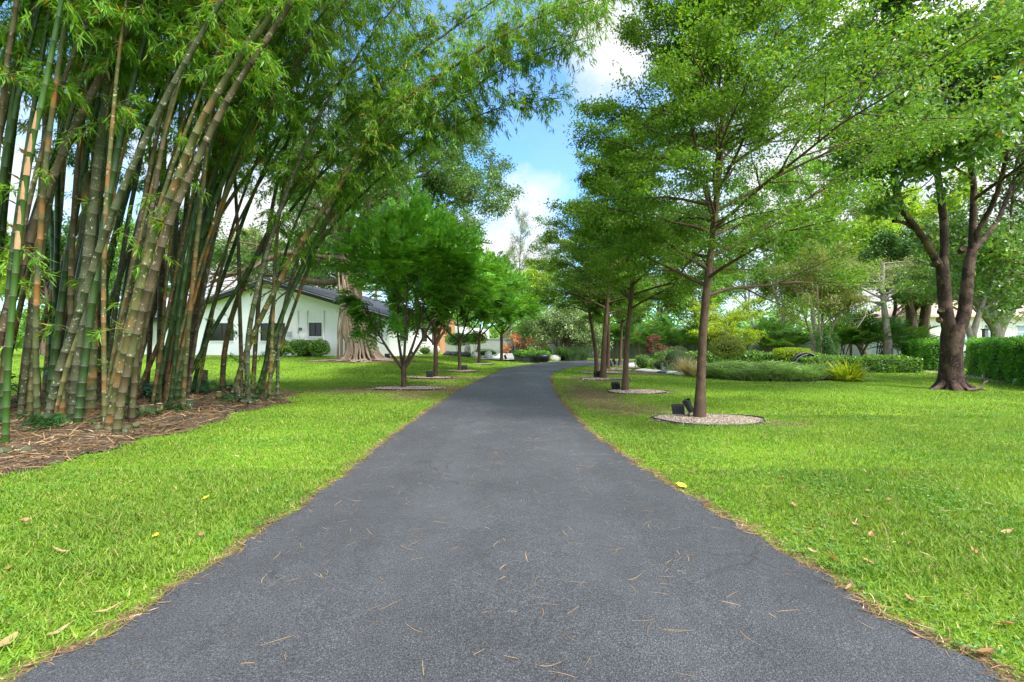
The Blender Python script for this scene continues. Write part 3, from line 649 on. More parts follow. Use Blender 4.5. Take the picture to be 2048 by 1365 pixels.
# ---------------------------------------------------------------- bamboo
def culm_mesh(P,R,name,style,rng,spacing=.34):
    s=np.concatenate([[0],np.cumsum(np.linalg.norm(np.diff(P,axis=0),axis=1))]); tot=s[-1]
    nd=[]; u=.12+rng.uniform(0,.1); st=.16
    while u<tot-.1: nd.append(u); u+=min(st,spacing)*rng.uniform(.92,1.08); st*=1.18
    nd=np.array(nd); r0=np.interp(nd,s,R)
    q=[0.]; rr=[R[0]*1.06]; ms=[]
    for i,a in enumerate(nd):
        r=r0[i]; w=max(.006,r*.13)
        q+=[a-w,a-w*.2,a+w*.25,a+w]; rr+=[r*.99,r*1.055,r*1.04,r*.985]
    q.append(tot); rr.append(R[-1])
    m=[0]
    for i in range(len(nd)): m+=[1,2,1,0]
    PP=np.stack([np.interp(q,s,P[:,j]) for j in range(3)],1)
    mb=MB(); mb.tubes(PP[None],np.array(rr)[None],10,m=np.array(m)[:len(q)-1],cap=False)
    o=mb.build(name,[M[style],M['node_ring'],M['node_pale']]); return o,nd,s
def sprays(rng,P,s,nodes,parent,dens,zmin,ln=(.5,1.5),leaf=.15,low=.12):
    t=nodes/s[-1]; pos=np.stack([np.interp(nodes,s,P[:,j]) for j in range(3)],1)
    keep=rng.random(len(nodes))<np.interp(pos[:,2],[.6,1.2,zmin*.72,zmin,zmin*1.25],[0,low,low*1.3,.45,1.])
    pos=pos[keep]; t=t[keep]
    if len(pos)==0: return
    idx=np.repeat(np.arange(len(pos)),np.where(pos[:,2]<zmin*.72,1,dens)); N=len(idx)
    az=rng.uniform(0,2*PI,N); el=rng.normal(.45,.35,N)
    d=np.stack([np.cos(az)*np.cos(el),np.sin(az)*np.cos(el),np.sin(el)],1)
    L=rng.uniform(*ln,N)*np.where(pos[idx,2]<zmin,.5,1.)
    tt=np.linspace(0,1,6); drop=rng.uniform(.45,.95,N)
    BP=pos[idx][:,None]+d[:,None]*(L[:,None]*tt)[:,:,None]-A(0,0,1)*(drop[:,None]*L[:,None]*tt[None]**2)[:,:,None]
    mb=MB(); mb.tubes(BP,np.full((N,6),.0045)*np.linspace(1,.4,6)[None],3,m=1)
    # fans of leaves along the branchlets
    nf=7; j=np.repeat(np.arange(N),nf); p,T=interp(BP[j],np.clip(rng.uniform(.25,1.05,len(j)),0,1))
    k=np.repeat(np.arange(len(j)),5); M_=len(k)
    dd=nrm(T[k]*.75+rng.normal(size=(M_,3))*.50+A(0,0,-.38))
    nv=nrm(rng.normal(size=(M_,3))*.5+A(0,0,.9))
    pp=p[k]+rng.normal(0,.03,(M_,3))
    mb.leaves(pp,dd,nv,leaf*rng.uniform(.65,1.3,M_),leaf*.14*rng.uniform(.8,1.25,M_),0,mid=.35)
    mb.build('foliage',[M['bamboo_leaf'],M['twig']],parent)
def extend(rng,P,tot,lean=.012,drop=.022):
    P=list(P); d=nrm(P[-1]-P[-3] if len(P)>2 else P[-1]-P[0]); s=sum(np.linalg.norm(P[i+1]-P[i]) for i in range(len(P)-1))
    while s<tot:
        h=math.hypot(d[0],d[1])
        d=nrm(d+A(lean*(1 if d[0]>-.2 else -1),rng.normal(0,.01),-drop*(.4+h*1.6)))
        P.append(P[-1]+d*.4); s+=.4
    return np.array(P)
GB='bamboo culms of the big clump'
def front_culm(label,pts,dia,style,tot,seed,dy=0.,dens=4,zmin=7.0,sheaths=0,leaf=.17,ln=(.5,1.6),low=.13):
    rng=np.random.default_rng(seed)
    (x0,y0)=pts[0]; d0=CAMH*F/(y0-CY)*.985
    Q=[]
    for i,(px,py) in enumerate(pts):
        f=(y0-py)/900; Q.append(W(px,py,d0+dy*f))
    Q[0][2]=float(gz(Q[0][0],Q[0][1])+mulch_h(Q[0][0],Q[0][1]))-.05
    P=path(Q,n=26) if len(Q)>2 else path(Q,n=14)
    if zmin<5.5: tot=np.linalg.norm(np.diff(P,axis=0),axis=1).sum()+.5
    P=extend(rng,P,tot); s=np.concatenate([[0],np.cumsum(np.linalg.norm(np.diff(P,axis=0),axis=1))])
    r0=dia*.95*math.cos(math.atan(abs(x0-CX)/F))/2/F*d0; R=r0*np.interp(s/s[-1],[0,.03,.1,.4,1],[1.15,1.03,1.,.86,.14])
    b=P[0].copy(); P=P-b
    o,nd,ss=culm_mesh(P,R,'bamboo_culm',style,rng,spacing=.26+r0*1.6)
    o.location=Vector([float(v) for v in b]); tag(o,label,'bamboo culm',GB)
    sprays(rng,P,ss,nd,o,dens,zmin,ln,leaf,low)
    if sheaths:
        for j in range(*sheaths):
            a=nd[j]; c=np.array([np.interp(a,ss,P[:,i]) for i in range(3)]); e=np.array([np.interp(a+.30,ss,P[:,i]) for i in range(3)])
            r=float(np.interp(a,ss,R)); mb=MB(); an=rng.uniform(-2.2,-.9)
            T=nrm(e-c); k=9; v=[];
            for h in (0,.5,1):
                for i in range(k):
                    th=an-1.25+2.5*i/(k-1); th=an+(th-an)*(1-.55*h*h)
                    rr=r*(1.14+.12*h*(abs(i-4)/4))
                    v.append(c+(e-c)*(h*.82)+A(math.cos(th),math.sin(th),0)*rr)
            f=[(q*k+i,q*k+i+1,(q+1)*k+i+1,(q+1)*k+i) for q in range(2) for i in range(k-1)]
            mb.add(np.array(v),f,0,True); v2=[c+(e-c)*.82+A(math.cos(an),math.sin(an),0)*r*1.3,]
            mb.leaves(np.array(v2),np.array([nrm(A(math.cos(an),math.sin(an),.5))]),A(0,0,1)[None],.16,.07)
            mb.build('sheath',M['sheath'],o)
    return o
FC=[
('bright green culm at the clump front edge, wrapped in tan peeling sheaths',[(10,902),(18,700),(38,480),(62,300),(85,200),(112,60),(135,-60)],17,'culm_green',12,dict(sheaths=(9,15),dens=4,low=.2)),
('dark green culm just left of the bright green sheathed one',[(2,862),(12,640),(28,480),(62,250),(88,90),(110,-40)],15,'culm_dark',12,{}),
('straight brown culm rising behind the bright green sheathed culm',[(52,826),(57,700),(68,580),(90,430),(150,200),(215,30)],20,'culm_brown',12,{}),
('very dark green upright culm between the brown culm and the leaning grey ones',[(99,800),(103,640),(106,500),(93,330),(84,150),(82,-20)],13,'culm_dark',13,{}),
('grey lichened culm slanting across the thick pale culm',[(92,866),(118,740),(150,650),(185,540),(240,390),(330,200),(420,40)],19,'culm_lichen',12,dict(dy=-.8)),
('thickest pale grey culm with white lichen patches and a knobbly root base',[(146,852),(153,720),(161,640),(175,520),(190,380),(208,240),(222,120),(240,-20)],27,'culm_lichen',13,{}),
('mottled culm with orange stained bands behind the thick pale culm',[(180,838),(184,700),(183,600),(178,480),(168,350),(160,220),(160,60)],25,'culm_mottled',13,{}),
('tan slim culm right of the orange banded culm',[(203,806),(200,690),(201,560),(212,430),(222,260),(222,90)],14,'culm_brown',12,{}),
('dark mossy culm leaning right, sharing its base with a tan lichened culm',[(216,868),(238,760),(262,660),(300,500),(350,370),(400,250),(470,130),(560,10)],21,'culm_olive',13,dict(dy=-.5)),
('tan lichened culm with white scarred foot near the mulch edge',[(232,874),(246,780),(275,660),(310,540),(345,430),(395,320),(455,200),(540,70),(600,-20)],19,'culm_brown',13,dict(dy=-.3)),
('reddish brown thin culm crossing behind the mossy leaning culm',[(224,770),(240,680),(262,580),(285,480),(330,360),(400,240)],13,'culm_brown',12,{}),
('yellowish green culm arching far right from the clump middle',[(258,790),(284,690),(312,600),(345,510),(392,400),(440,300),(520,150),(590,30),(640,-60)],20,'culm_olive',14,dict(dy=.3)),
('upright tan culm with even dark rings in the clump middle',[(318,792),(321,690),(323,560),(324,430),(328,300),(338,120),(346,-10)],17,'culm_brown',13,{}),
('narrow brown culm left of the upright tan culm',[(292,798),(299,700),(303,600),(306,470),(300,300),(290,120)],11,'culm_brown',12,{}),
('grey green culm of a close pair, left one',[(334,798),(341,690),(348,560),(352,430),(358,300),(365,120)],14,'culm_lichen',12,{}),
('grey green culm of a close pair, right one',[(347,792),(356,670),(362,540),(372,420),(390,260),(420,100)],14,'culm_olive',12,{}),
('mossy tan culm in front of the house left end, base ringed by ferns',[(366,804),(380,720),(392,640),(402,520),(412,420),(432,300),(470,160),(520,20)],18,'culm_brown',13,{}),
('dark green culm behind the mossy tan culm, same lean',[(356,790),(376,680),(392,580),(415,460),(450,320),(500,180)],16,'culm_dark',12,{}),
('slender dark culm slanting right past the first house window',[(384,795),(404,700),(428,610),(462,510),(510,380),(580,240),(660,110)],10,'culm_dark',12,{}),
('olive culm standing between the two left house windows',[(444,792),(451,690),(478,590),(528,482),(596,362),(688,250),(800,140),(930,40),(1010,-10)],12,'culm_olive',13.5,dict(dy=-1.2,ln=(.4,1.3),dens=10,zmin=5.3)),
('thin upright reddish culm in front of the white gable wall',[(483,797),(482,700),(479,600),(477,500),(470,360),(462,200)],9,'culm_brown',12,{}),
('golden mossy culm leaning strongly right across the gable wall',[(463,803),(498,690),(540,600),(604,482),(680,370),(760,242),(860,165),(1010,70),(1090,30),(1150,10)],13,'culm_olive',14,dict(dy=-1.0,ln=(.4,1.3),dens=10,zmin=5.3)),
('lichen speckled culm beside the golden mossy one, bending right higher up',[(497,812),(494,710),(505,622),(535,502),(575,380),(640,230),(730,90),(800,0)],12,'culm_lichen',13.5,dict(ln=(.4,1.3),dens=9,zmin=5.3)),
('brown culm tucked behind the lichen speckled culm',[(505,797),(513,660),(522,560),(540,440),(570,300),(620,150)],10,'culm_brown',12,{}),
('dark curving culm left of the last two slim culms',[(518,796),(533,710),(541,640),(556,560),(590,450),(650,330),(730,210)],8,'culm_dark',12,dict(ln=(.4,1.3),dens=9,zmin=5.3)),
('slim grey brown culm, second from the open lawn end of the clump',[(538,802),(543,700),(547,600),(552,500),(566,380),(600,240),(650,100)],9,'culm_olive',12.5,dict(ln=(.4,1.3),dens=9,zmin=5.3)),
('slender culm arching highest across the sky gap over the driveway',[(522,793),(556,650),(632,480),(755,322),(895,182),(1035,80),(1165,22)],8,'culm_olive',14,dict(dy=-1.2,ln=(.4,1.3),dens=10,zmin=4.2)),
('slender culm arching toward the sky gap just under the highest arching one',[(512,796),(552,660),(630,500),(745,370),(880,270),(1000,215),(1060,205)],8,'culm_dark',13,dict(dy=-.6,ln=(.4,1.2),dens=9,zmin=5.3)),
('slim culm nearest the open lawn, arching out over the driveway',[(556,798),(556,710),(571,602),(607,492),(668,392),(760,302),(868,232),(960,165),(1060,112),(1120,92)],8,'culm_lichen',13.5,dict(dy=-1.0,ln=(.4,1.3),dens=10,zmin=5.3)),
]
for i,(lb,pts,dia,st,tot,kw) in enumerate(FC): front_culm(lb,pts,dia,st,tot,100+i,**kw)
# the crowd of darker culms behind
rng=np.random.default_rng(77)
BL='dark slender culm deep inside the bamboo clump, half hidden by the thicker front culms'
for i in range(58):
    b=A(rng.uniform(-12.6,-6.9),0,0); b[1]=rng.uniform(7.6,13.2) if b[0]>-9.5 else rng.uniform(6.0,12.8)
    if b[0]/b[1]>-.66 and i%4: continue
    b[2]=float(mulch_h(b[0],b[1]))-.05
    tilt=rng.normal(np.interp(CX+F*b[0]/b[1],[-200,100,300,550],[.15,.09,.16,.26]),.08); ty=rng.normal(0,.09)
    d=nrm(A(tilt,ty,1)); P=[A(0,0,0)]; tot=rng.uniform(10.5,13.5); r0=rng.uniform(.038,.072)
    for j in range(5): P.append(P[-1]+d*.6); d=nrm(d+A(rng.normal(.010,.008),rng.normal(0,.008),0))
    P=extend(rng,np.array(P),tot,lean=rng.uniform(.0,.02),drop=.024); s=np.concatenate([[0],np.cumsum(np.linalg.norm(np.diff(P,axis=0),axis=1))])
    R=r0*np.interp(s/s[-1],[0,.05,.4,1],[1.1,1.,.85,.14])
    o,nd,ss=culm_mesh(P,R,'bamboo_culm',['culm_dark','culm_olive','culm_dark','culm_brown','culm_green','culm_lichen'][i%6],rng,.38)
    o.location=Vector([float(v) for v in b]); tag(o,BL,'bamboo culm','dark culms inside the bamboo clump')
    sprays(rng,P,ss,nd,o,5,6.9,(.5,1.7),.17,.05)
ML='slim olive or brown culm among many alike in the middle of the bamboo clump'
for i in range(46):
    bx=rng.uniform(-8.6,-6.2); by=rng.uniform(7.6,13.0)
    if mulch_edge(by)-bx<.5: bx-=.7
    if bx/by>-.66 and i%4: continue
    b=A(bx,by,float(mulch_h(bx,by))-.05); d=nrm(A(rng.normal(np.interp(CX+F*bx/by,[-200,100,300,550],[.15,.09,.17,.28]),.06),rng.normal(-.02,.06),1)); P=[A(0,0,0)]; tot=rng.uniform(10.5,13); r0=rng.uniform(.026,.046)
    for j in range(5): P.append(P[-1]+d*.6); d=nrm(d+A(rng.normal(.014,.01),rng.normal(0,.01),0))
    P=extend(rng,np.array(P),tot,lean=rng.uniform(.0,.02),drop=.024); s=np.concatenate([[0],np.cumsum(np.linalg.norm(np.diff(P,axis=0),axis=1))])
    R=r0*np.interp(s/s[-1],[0,.05,.4,1],[1.1,1.,.85,.14])
    o,nd,ss=culm_mesh(P,R,'bamboo_culm',['culm_olive','culm_brown','culm_dark','culm_olive','culm_mottled'][i%5],rng,.34)
    o.location=Vector([float(v) for v in b]); tag(o,ML,'bamboo culm','slim culms in the middle of the bamboo clump')
    sprays(rng,P,ss,nd,o,5,6.9,(.5,1.5),.17,.05)
# cut stumps and root knobs
for lb,px,py,dia,h,st in [('tall cut bamboo stump with a pale flat top',407,790,17,.55,'culm_olive'),('short cut bamboo stump low in the mulch, in front of the tan upright culm',319,842,15,.22,'culm_olive'),
      ('stubby cut stump at the mulch edge left of the tallest stump',378,824,18,.16,'culm_lichen'),('stubby dark cut stump right of the tallest stump',437,812,13,.2,'culm_olive'),('broken stump beside the golden leaning culm',476,806,12,.28,'culm_lichen'),('low stump between the mossy culms and the mulch edge',285,846,14,.2,'culm_mottled')]:
    p=G(px,py); p[2]+=float(mulch_h(p[0],p[1])); r=dia*.8/2/F*p[1]; mb=MB(); rg=np.random.default_rng(int(px))
    q=A(rg.normal(0,.04),rg.normal(0,.04),h); zz=np.array([-.05,.06,.09,.5,.52,.55,1.])*h; rr=r*A(1.25,1.12,1.2,1,1.08,1,.98)
    mb.tubes((zz[:,None]*q/h)[None],rr[None],10); v=[q+A(math.cos(a)*r*.97,math.sin(a)*r*.97,0) for a in np.arange(10)/10*2*PI]
    mb.add(np.array(v+[q-A(0,0,.03)]),[(i,(i+1)%10,10) for i in range(10)],1)
    o=mb.build('bamboo_stump',[M[st],M['stump_top']]); o.location=Vector([float(c) for c in p]); tag(o,lb,'bamboo stump','cut bamboo stumps')
for lb,px,py,r in [('pale knobbly bamboo root mass under the thick pale culm',148,862,.17),('brown root knob at the foot of the tan lichened culm',226,872,.13),('mossy root knob with trailing roots below the upright tan culm',368,826,.15),('mossy root lump at the foot of the golden leaning culm',497,815,.13),('pale split root lump under the bright green culm',16,915,.13)]:
    p=G(px,py); rg=np.random.default_rng(int(px)+3); mb=MB()
    for j in range(7): 
        o_=A(rg.normal(0,.8),rg.normal(0,.6),rg.uniform(.2,.9))*r; mb.blob(o_,A(1,1,.8)*r*rg.uniform(.35,.6),10,6,0,.2,rg)
    for j in range(14):
        a=rg.uniform(0,6.28); mb.tubes(path([A(0,0,r*.7),A(math.cos(a),math.sin(a),.35)*r*1.1,A(math.cos(a)*1.6,math.sin(a)*1.6,.0)*r],n=5)[None],np.linspace(.016,.006,5)[None],4)
    o=mb.build('root_knob',M['culm_lichen']); o.location=Vector([float(c) for c in (p[0],p[1],p[2]+.03)]); tag(o,lb,'bamboo root','root knobs in the mulch')
# dark philodendrons between the culms
for i,(lb,px,py,h) in enumerate([('dark philodendron with long split leaves between the green culms at the clump left end',82,822,1.3),('dark philodendron behind the crossing brown culms',218,810,.9),('dark low philodendron left of the upright tan culm',268,800,.8),('philodendron fern clump beside the tallest cut stump',418,796,.75),('philodendron at the foot of the olive culm near the first window',452,792,.7),('dark philodendron low against the close grey green pair',352,800,.7),('small green fern at the mulch edge below the tan upright culm',322,832,.42),('small green fern between the mossy leaning culm and the mulch edge',262,848,.45),('small fern sprouting beside the pale knobbly root mass',118,868,.5),('small fern right of the tallest cut stump',436,812,.42),('small fern at the foot of the last slim culms',528,806,.38),('small fern left of the thin reddish culm',470,812,.36),('small fern just behind the bright green culm',52,868,.55)]):
    p=G(px,py); rg=np.random.default_rng(300+i); root=thing('philodendron',p,lb,'plant','dark plants under the bamboo'); tb=MB(); lbm=MB()
    az=rg.uniform(0,6.28,11); el=rg.uniform(.5,1.3,11); d=np.stack([np.cos(az)*np.cos(el),np.sin(az)*np.cos(el),np.sin(el)],1)
    e=d*h*.62; tb.tubes(np.stack([0*e,e*.5+A(0,0,.03),e],1),np.full((11,3),.011),4)
    o=nrm(np.stack([np.cos(az),np.sin(az),.1+0*az],1)); fronds(rg,lbm,e,o,h*.62*rg.uniform(.8,1.2,11),9,.2,.55,.35,rach=(tb,.008,0))
    tb.build('stem',M['culm_dark'],root); lbm.build('foliage',M['philo'],root)
# ---------------------------------------------------------------- the white house
HX,HY=-8.2,32.0; hz=float(gz(HX,HY))-.02; HA=math.atan2(-.2,.98)
def gs(px):
    a=(px-CX)/F; return -(-8.2-32*a)/(.98+.2*a)      # local x on the gable wall (negative to the left)
def gp(px,py):
    x=gs(px); d=32-.2*x; return x,CAMH-(py-CY)/F*d-hz
def st(px):
    a=(px-CX)/F; return (32*a+8.2)/(.2-.98*a)          # distance back along the side wall
house=thing('house',(HX,HY,hz),'single storey white stucco house with charcoal gable roof behind the bamboo','house',rz=HA)
RX=gs(540); EAVE=2.62; RIDGE=5.25; LX=2*RX
def wz(x): return EAVE+(RIDGE-EAVE)*(1-abs(x-RX)/abs(RX))
mb=MB(); mb.prism([(LX,-.8),(0,-.8),(0,EAVE),(RX,RIDGE),(LX,EAVE)],0,13,0); mb.build('gable_wall',M['white'],house)
mb=MB(); mb.box((LX-9.5,1.2,-.8),(LX-.003,10,EAVE+.1)); mb.build('wing_wall',M['white'],house)
mb=MB(); mb.box((-6,13.003,-.8),(-.02,27,2.5)); mb.build('rear_wall',M['white'],house)
# roof: two thick slopes with a projecting rake
mb=MB(); ov=.55; sl=(RIDGE-EAVE)/abs(RX)
for sx in (1,-1):
    ex=RX+sx*(abs(RX)+ov); ez=EAVE-ov*sl
    o=[(RX,RIDGE+.06),(ex,ez+.06),(ex,ez+.24),(RX,RIDGE+.26)]
    if sx<0: o=o[::-1]
    mb.prism(o,-.75,13.6,0)
rf=mb.build('roof',M['roof'],house)
mb=MB()
for sx in (1,-1):
    ex=RX+sx*(abs(RX)+ov); ez=EAVE-ov*sl
    mb.prism([(RX,RIDGE-.12),(ex,ez-.12),(ex,ez+.055),(RX,RIDGE+.055)],-.70,-.62,0)
mb.build('fascia',M['black'],rf)
mb=MB()
for sx in (1,-1):
    ex=RX+sx*(abs(RX)+ov); ez=EAVE-ov*sl
    mb.prism([(RX,RIDGE+.13),(ex,ez+.13),(ex,ez+.17),(RX,RIDGE+.17)],-.79,-.753,0)
mb.build('drip_edge',M['steel'],rf)
# left wing roof, tiled courses
mb=MB(); x0,x1=LX-10,LX-.5
for k in range(9):
    y0,y1=.5+k*.62,.5+(k+1)*.62; z0=EAVE+.12+k*.155; z1=z0+.155
    v=[(x0,y0,z0+.06),(x1,y0,z0+.06),(x1,y1,z1),(x0,y1,z1),(x0,y0,z0),(x1,y0,z0)]
    mb.add(v,[(0,1,2,3),(4,5,1,0)],k%2)
mb.box((x0,.42,EAVE-.12),(x1,.50,EAVE+.14),0)
mb.build('wing_roof',[M['roof'],M['grey_metal']],house)
def window(px0,px1,py0,py1,mull=1,side=False,t=None):
    if side:
        y0,y1=st(px0),st(px1); d=32+.98*(y0+y1)/2; z1,z0=CAMH-(py0-CY)/F*d-hz,CAMH-(py1-CY)/F*d-hz
        f=lambda a,b,o0,o1,z,zz:((o0,a,z),(o1,b,zz))
    else:
        y0,z1=gp(px0,py0); y1,z0=gp(px1,py1)
        f=lambda a,b,o0,o1,z,zz:((a,-o1,z),(b,-o0,zz))
    w=.06; mb=MB()
    for q in (f(y0,y1,-.02,.05,z0,z0+w),f(y0,y1,-.02,.05,z1-w,z1),f(y0,y0+w,-.02,.05,z0+w+.001,z1-w-.001),f(y1-w,y1,-.02,.05,z0+w+.001,z1-w-.001)): mb.box(*q)
    for k in range(1,mull+1):
        c=y0+(y1-y0)*k/(mull+1); mb.box(*f(c-.025,c+.025,-.02,.045,z0+w+.001,z1-w-.001))
    o=mb.build('window',M['black'],house)
    g=MB(); g.box(*f(y0+w,y1-w,.003,.02,z0+w,z1-w)); g.build('pane',M['glass'],o)
    g=MB(); g.box(*f(y0-.05,y1+.05,.0,.075,z0-.07,z0-.004)); g.build('sill',M['white_trim'],o)
window(421,467,647,682); window(522,570,647,682); window(619,643,646,673); window(731,746,645,683,0); window(262,286,650,690)
window(800,815,655,682,1,True); window(843,853,656,684,0,True)
# cedar entry panel on the side wall
y0,y1=st(868),st(898); mb=MB(); n=14
for k in range(n):
    a=y0+(y1-y0)*k/n; b_=y0+(y1-y0)*(k+1)/n-.012
    mb.box((.003,a,-.3),(.55,b_,3.0))
ep=mb.build('entry_cladding',M['wood'],house)
mb=MB(); a,b_=st(883),st(890); mb.box((.553,a,.7),(.60,b_,2.3)); mb.build('entry_window',M['glass'],ep)
mb=MB(); a,b_=st(868)-.5,st(868)-.003; mb.box((.003,a,-.3),(.25,b_,2.9)); mb.build('entry_jamb',M['dark_bark'],ep)
# shallow corner pilaster and downpipe, conduits, boxes
mb=MB(); mb.box((gs(752),-.16,-.6),(-.004,-.003,EAVE-.3)); mb.build('corner_pier',M['white'],house)
for i,px in enumerate((582,596,615,648,757)):
    x,z=gp(px,622 if i<4 else 640); mb=MB(); lo=1.1 if i<4 else -.2
    mb.tubes(np.array([[(x,-.20 if i==4 else -.06,lo),(x,-.20 if i==4 else -.06,z)]]),np.full((1,2),.055),8); mb.build('conduit',M['white_trim'],house)
for px0,px1,py0,py1,mt,nm in ((577,584,664,674,'steel','meter_box'),(590,601,670,686,'white_trim','electrical_panel'),(603,614,671,686,'white_trim','electrical_panel'),(600,604,656,661,'grey_metal','meter')):
    a,z1=gp(px0,py0); b_,z0=gp(px1,py1); mb=MB(); mb.box((a,-.17,z0),(b_,-.002,z1)); mb.box((a+.04,-.185,z0+.05),(b_-.04,-.171,z1-.05)); mb.build(nm,M[mt],house)
# air conditioner standing before the wall
x,z=gp(634,684); root=thing('air_conditioner',(HX+x*.98,HY-.2*x-.9,hz),'grey louvred air conditioning unit behind the shrubs under the small house window','air conditioner',rz=HA)
mb=MB(); mb.box((-.52,-.4,0),(.52,.4,1.08)); mb.build('casing',M['grey_metal'],root)
mb=MB()
for k in range(11): mb.box((-.50,-.425,.08+k*.09),(.50,-.401,.13+k*.09))
mb.build('louvre_panel',M['black'],root)
mb=MB(); mb.tubes(np.array([[(.36*math.cos(a),.36*math.sin(a),1.10) for a in np.linspace(0,2*PI,20)]]),np.full((1,20),.02),5); mb.tubes(np.array([[(-.36,0,1.10),(.36,0,1.10)],[(0,-.36,1.10),(0,.36,1.10)]]),np.full((2,2),.012),4); mb.build('fan_guard',M['black'],root)
def on_gable(px,dy): 
    x=gs(px); p=A(HX+x*.98+dy*.2,HY-.2*x+dy*.98,0); p[2]=float(gz(p[0],p[1])); return p
for i,(lb,px,w) in enumerate((('glossy shrub under the meter boxes on the house wall',594,.68),('glossy shrub hiding the air conditioner',630,.70),('glossy shrub between the air conditioner and the banyan trunk',668,.66),('glossy shrub between the banyan roots and the house corner',760,.66))):
    shrub(lb,on_gable(px,-1.7),w,.6,.52,400+i,'low_hedge_leaf',n=1500,leaf=.12,lift=.08,group='shrubs along the house wall')

# ---------------------------------------------------------------- banyan with hanging roots
bb=G(716,727); BD=bb[1]
rng=np.random.default_rng(31); root=thing('banyan_tree',bb,'old banyan with a flared trunk of fused pale roots before the white house','tree')
def Lp(px,py,d=None): return W(px,py,(d if d is not None else bb[1]))-bb
tb=MB()
for i in range(64):
    a=rng.uniform(0,2*PI); f=rng.uniform(.75,1.0)
    bx=(.22+1.02*math.cos(a)*f); by=.75*math.sin(a)*f
    top=rng.uniform(2.6,5.2); tx=-.15+.52*math.cos(a)*f-.09*top; ty=.42*math.sin(a)*f
    fl=1.45+rng.uniform(-.1,.45)
    q=path([(bx*fl,by*fl,-.04),(bx*1.08,by*1.08,.22),(bx*.82+rng.normal(0,.03),by*.85,.8),((bx*.55+tx*.45),by*.7,1.7),(tx+rng.normal(0,.04),ty,top)],n=12)
    r=rng.uniform(.045,.10); tb.tubes(q[None],(r*np.linspace(1.0,.75,12)*A(.6,.8,1.1,1.1,1,1,1,1,1,1,1,.9))[None],6)
for i in range(26):   # left curtain of loose roots
    x=rng.uniform(-1.05,-.40); y=rng.uniform(-.5,.5); h=rng.uniform(2.2,4.4)
    tb.tubes(path([(x*1.05,y,-.04),(x+rng.normal(0,.04),y,h*.5),(x*.8,y*.8,h)],n=7)[None],np.full((1,7),rng.uniform(.02,.05)),5)
for i in range(26):   # surface roots
    a=rng.uniform(-.4,PI+.4)+PI; L=rng.uniform(1.6,3.4); p=[(.2+math.cos(a+rng.normal(0,.1))*L*t+(.2 if t else 0),math.sin(a)*L*t*.75,.07-.10*t) for t in (.3,.55,.8,1)]
    tb.tubes(path(p,n=8)[None],np.linspace(.07,.02,8)[None],5)
tb.build('root_trunk',M['root_bark'],root)
lim=MB(); LP=[];LR=[]
def limb(pts,r0,r1,keep=True):
    q=path(pts,n=10); lim.tubes(q[None],np.linspace(r0,r1,10)[None],8)
    if keep: LP.append(q); LR.append(np.linspace(r0,r1,10))
limb([Lp(708,640),Lp(697,560),Lp(686,490),Lp(662,430),Lp(640,370,BD+1),Lp(625,300,BD+1.5)],.50,.14)
limb([Lp(712,620),Lp(712,540),Lp(728,460),Lp(742,380),Lp(760,300,BD-1)],.40,.12)
limb([Lp(690,520),Lp(640,512,BD-1),Lp(575,505,BD-1.5),Lp(490,540,BD-2),Lp(420,565,BD-2)],.20,.07)
limb([Lp(694,560),Lp(640,566,BD+1),Lp(590,556,BD+2),Lp(520,550,BD+3)],.20,.08)
limb([Lp(728,460),Lp(790,440,BD-1),Lp(870,420,BD-2),Lp(940,390,BD-2)],.22,.06)
limb([Lp(742,380),Lp(820,350,BD),Lp(900,300,BD+1),Lp(950,280,BD+1)],.2,.05)
limb([Lp(662,430),Lp(690,340,BD+2),Lp(750,270,BD+3),Lp(830,230,BD+3)],.22,.05)
limb([Lp(640,370),Lp(560,330,BD+1),Lp(480,320,BD+2)],.2,.05)
limb([Lp(690,480),Lp(720,400,BD-3),Lp(800,360,BD-4),Lp(880,350,BD-4)],.2,.05)
LP=np.array(LP);LR=np.array(LR); LN=np.linalg.norm(np.diff(LP,axis=1),axis=2).sum(1)
P2,R2,L2=kids(rng,LP,LR,np.minimum(LN,6.),8,.38,1,.75,.5,6,(0,0,.12),.14,shrink=.3)
P3,R3,L3=kids(rng,P2,R2,L2,6,.25,1,.75,.5,5,(0,0,.05),.15)
P4,R4,L4=kids(rng,P3,R3,L3,4,.3,1,.75,.55,4,(0,0,.0),.15)
lim.tubes(P2,np.maximum(R2,.02),5); lim.tubes(P3,np.maximum(R3,.012),4); lim.tubes(P4[::2],np.maximum(R4[::2],.007),3)
lim.build('limb',M['dark_bark'],root)
lb=MB(); ok4=(P4.reshape(-1,P4.shape[1],3)[:,-1,2]>np.where(P4[:,-1,0]>-2.2,3.9,5.0)); scatter(rng,lb,P4[ok4],55,.1,(.24,.24,.17),.15,.08,.6,-.2,.5); lb.build('crown',M['banyan_leaf'],root)

# ---------------------------------------------------------------- great tree on the right
bb=G(1903,779); RD=bb[1]; rng=np.random.default_rng(41)
root=thing('broadleaf_tree',bb,'great dark trunked tree forking low on the right lawn, with sawn branch stubs','tree')
tb=MB(); LP=[];LR=[]
q=path([(0,0,-.12),(0,0,.12),Lp(1903,745),Lp(1904,700),Lp(1906,672),Lp(1908,650)],n=14)
n0,k0=14,20; a=np.arange(k0)/k0*2*PI
lob=1+.08*np.sin(3*a+1)+.05*np.sin(7*a)
rr=np.interp(np.linspace(0,1,14),[0,.06,.12,.25,.6,.85,1],[.66,.46,.36,.30,.265,.285,.255])
fl=np.interp(np.linspace(0,1,14),[0,.12,.3],[2.6,1.4,1.])
ring=q[:,None]+rr[:,None,None]*(1+(lob-1)[None,:,None]*fl[:,None,None])*np.stack([np.cos(a),np.sin(a),0*a],1)[None]
idx=np.arange(n0*k0).reshape(n0,k0); nx=np.roll(idx,-1,1)
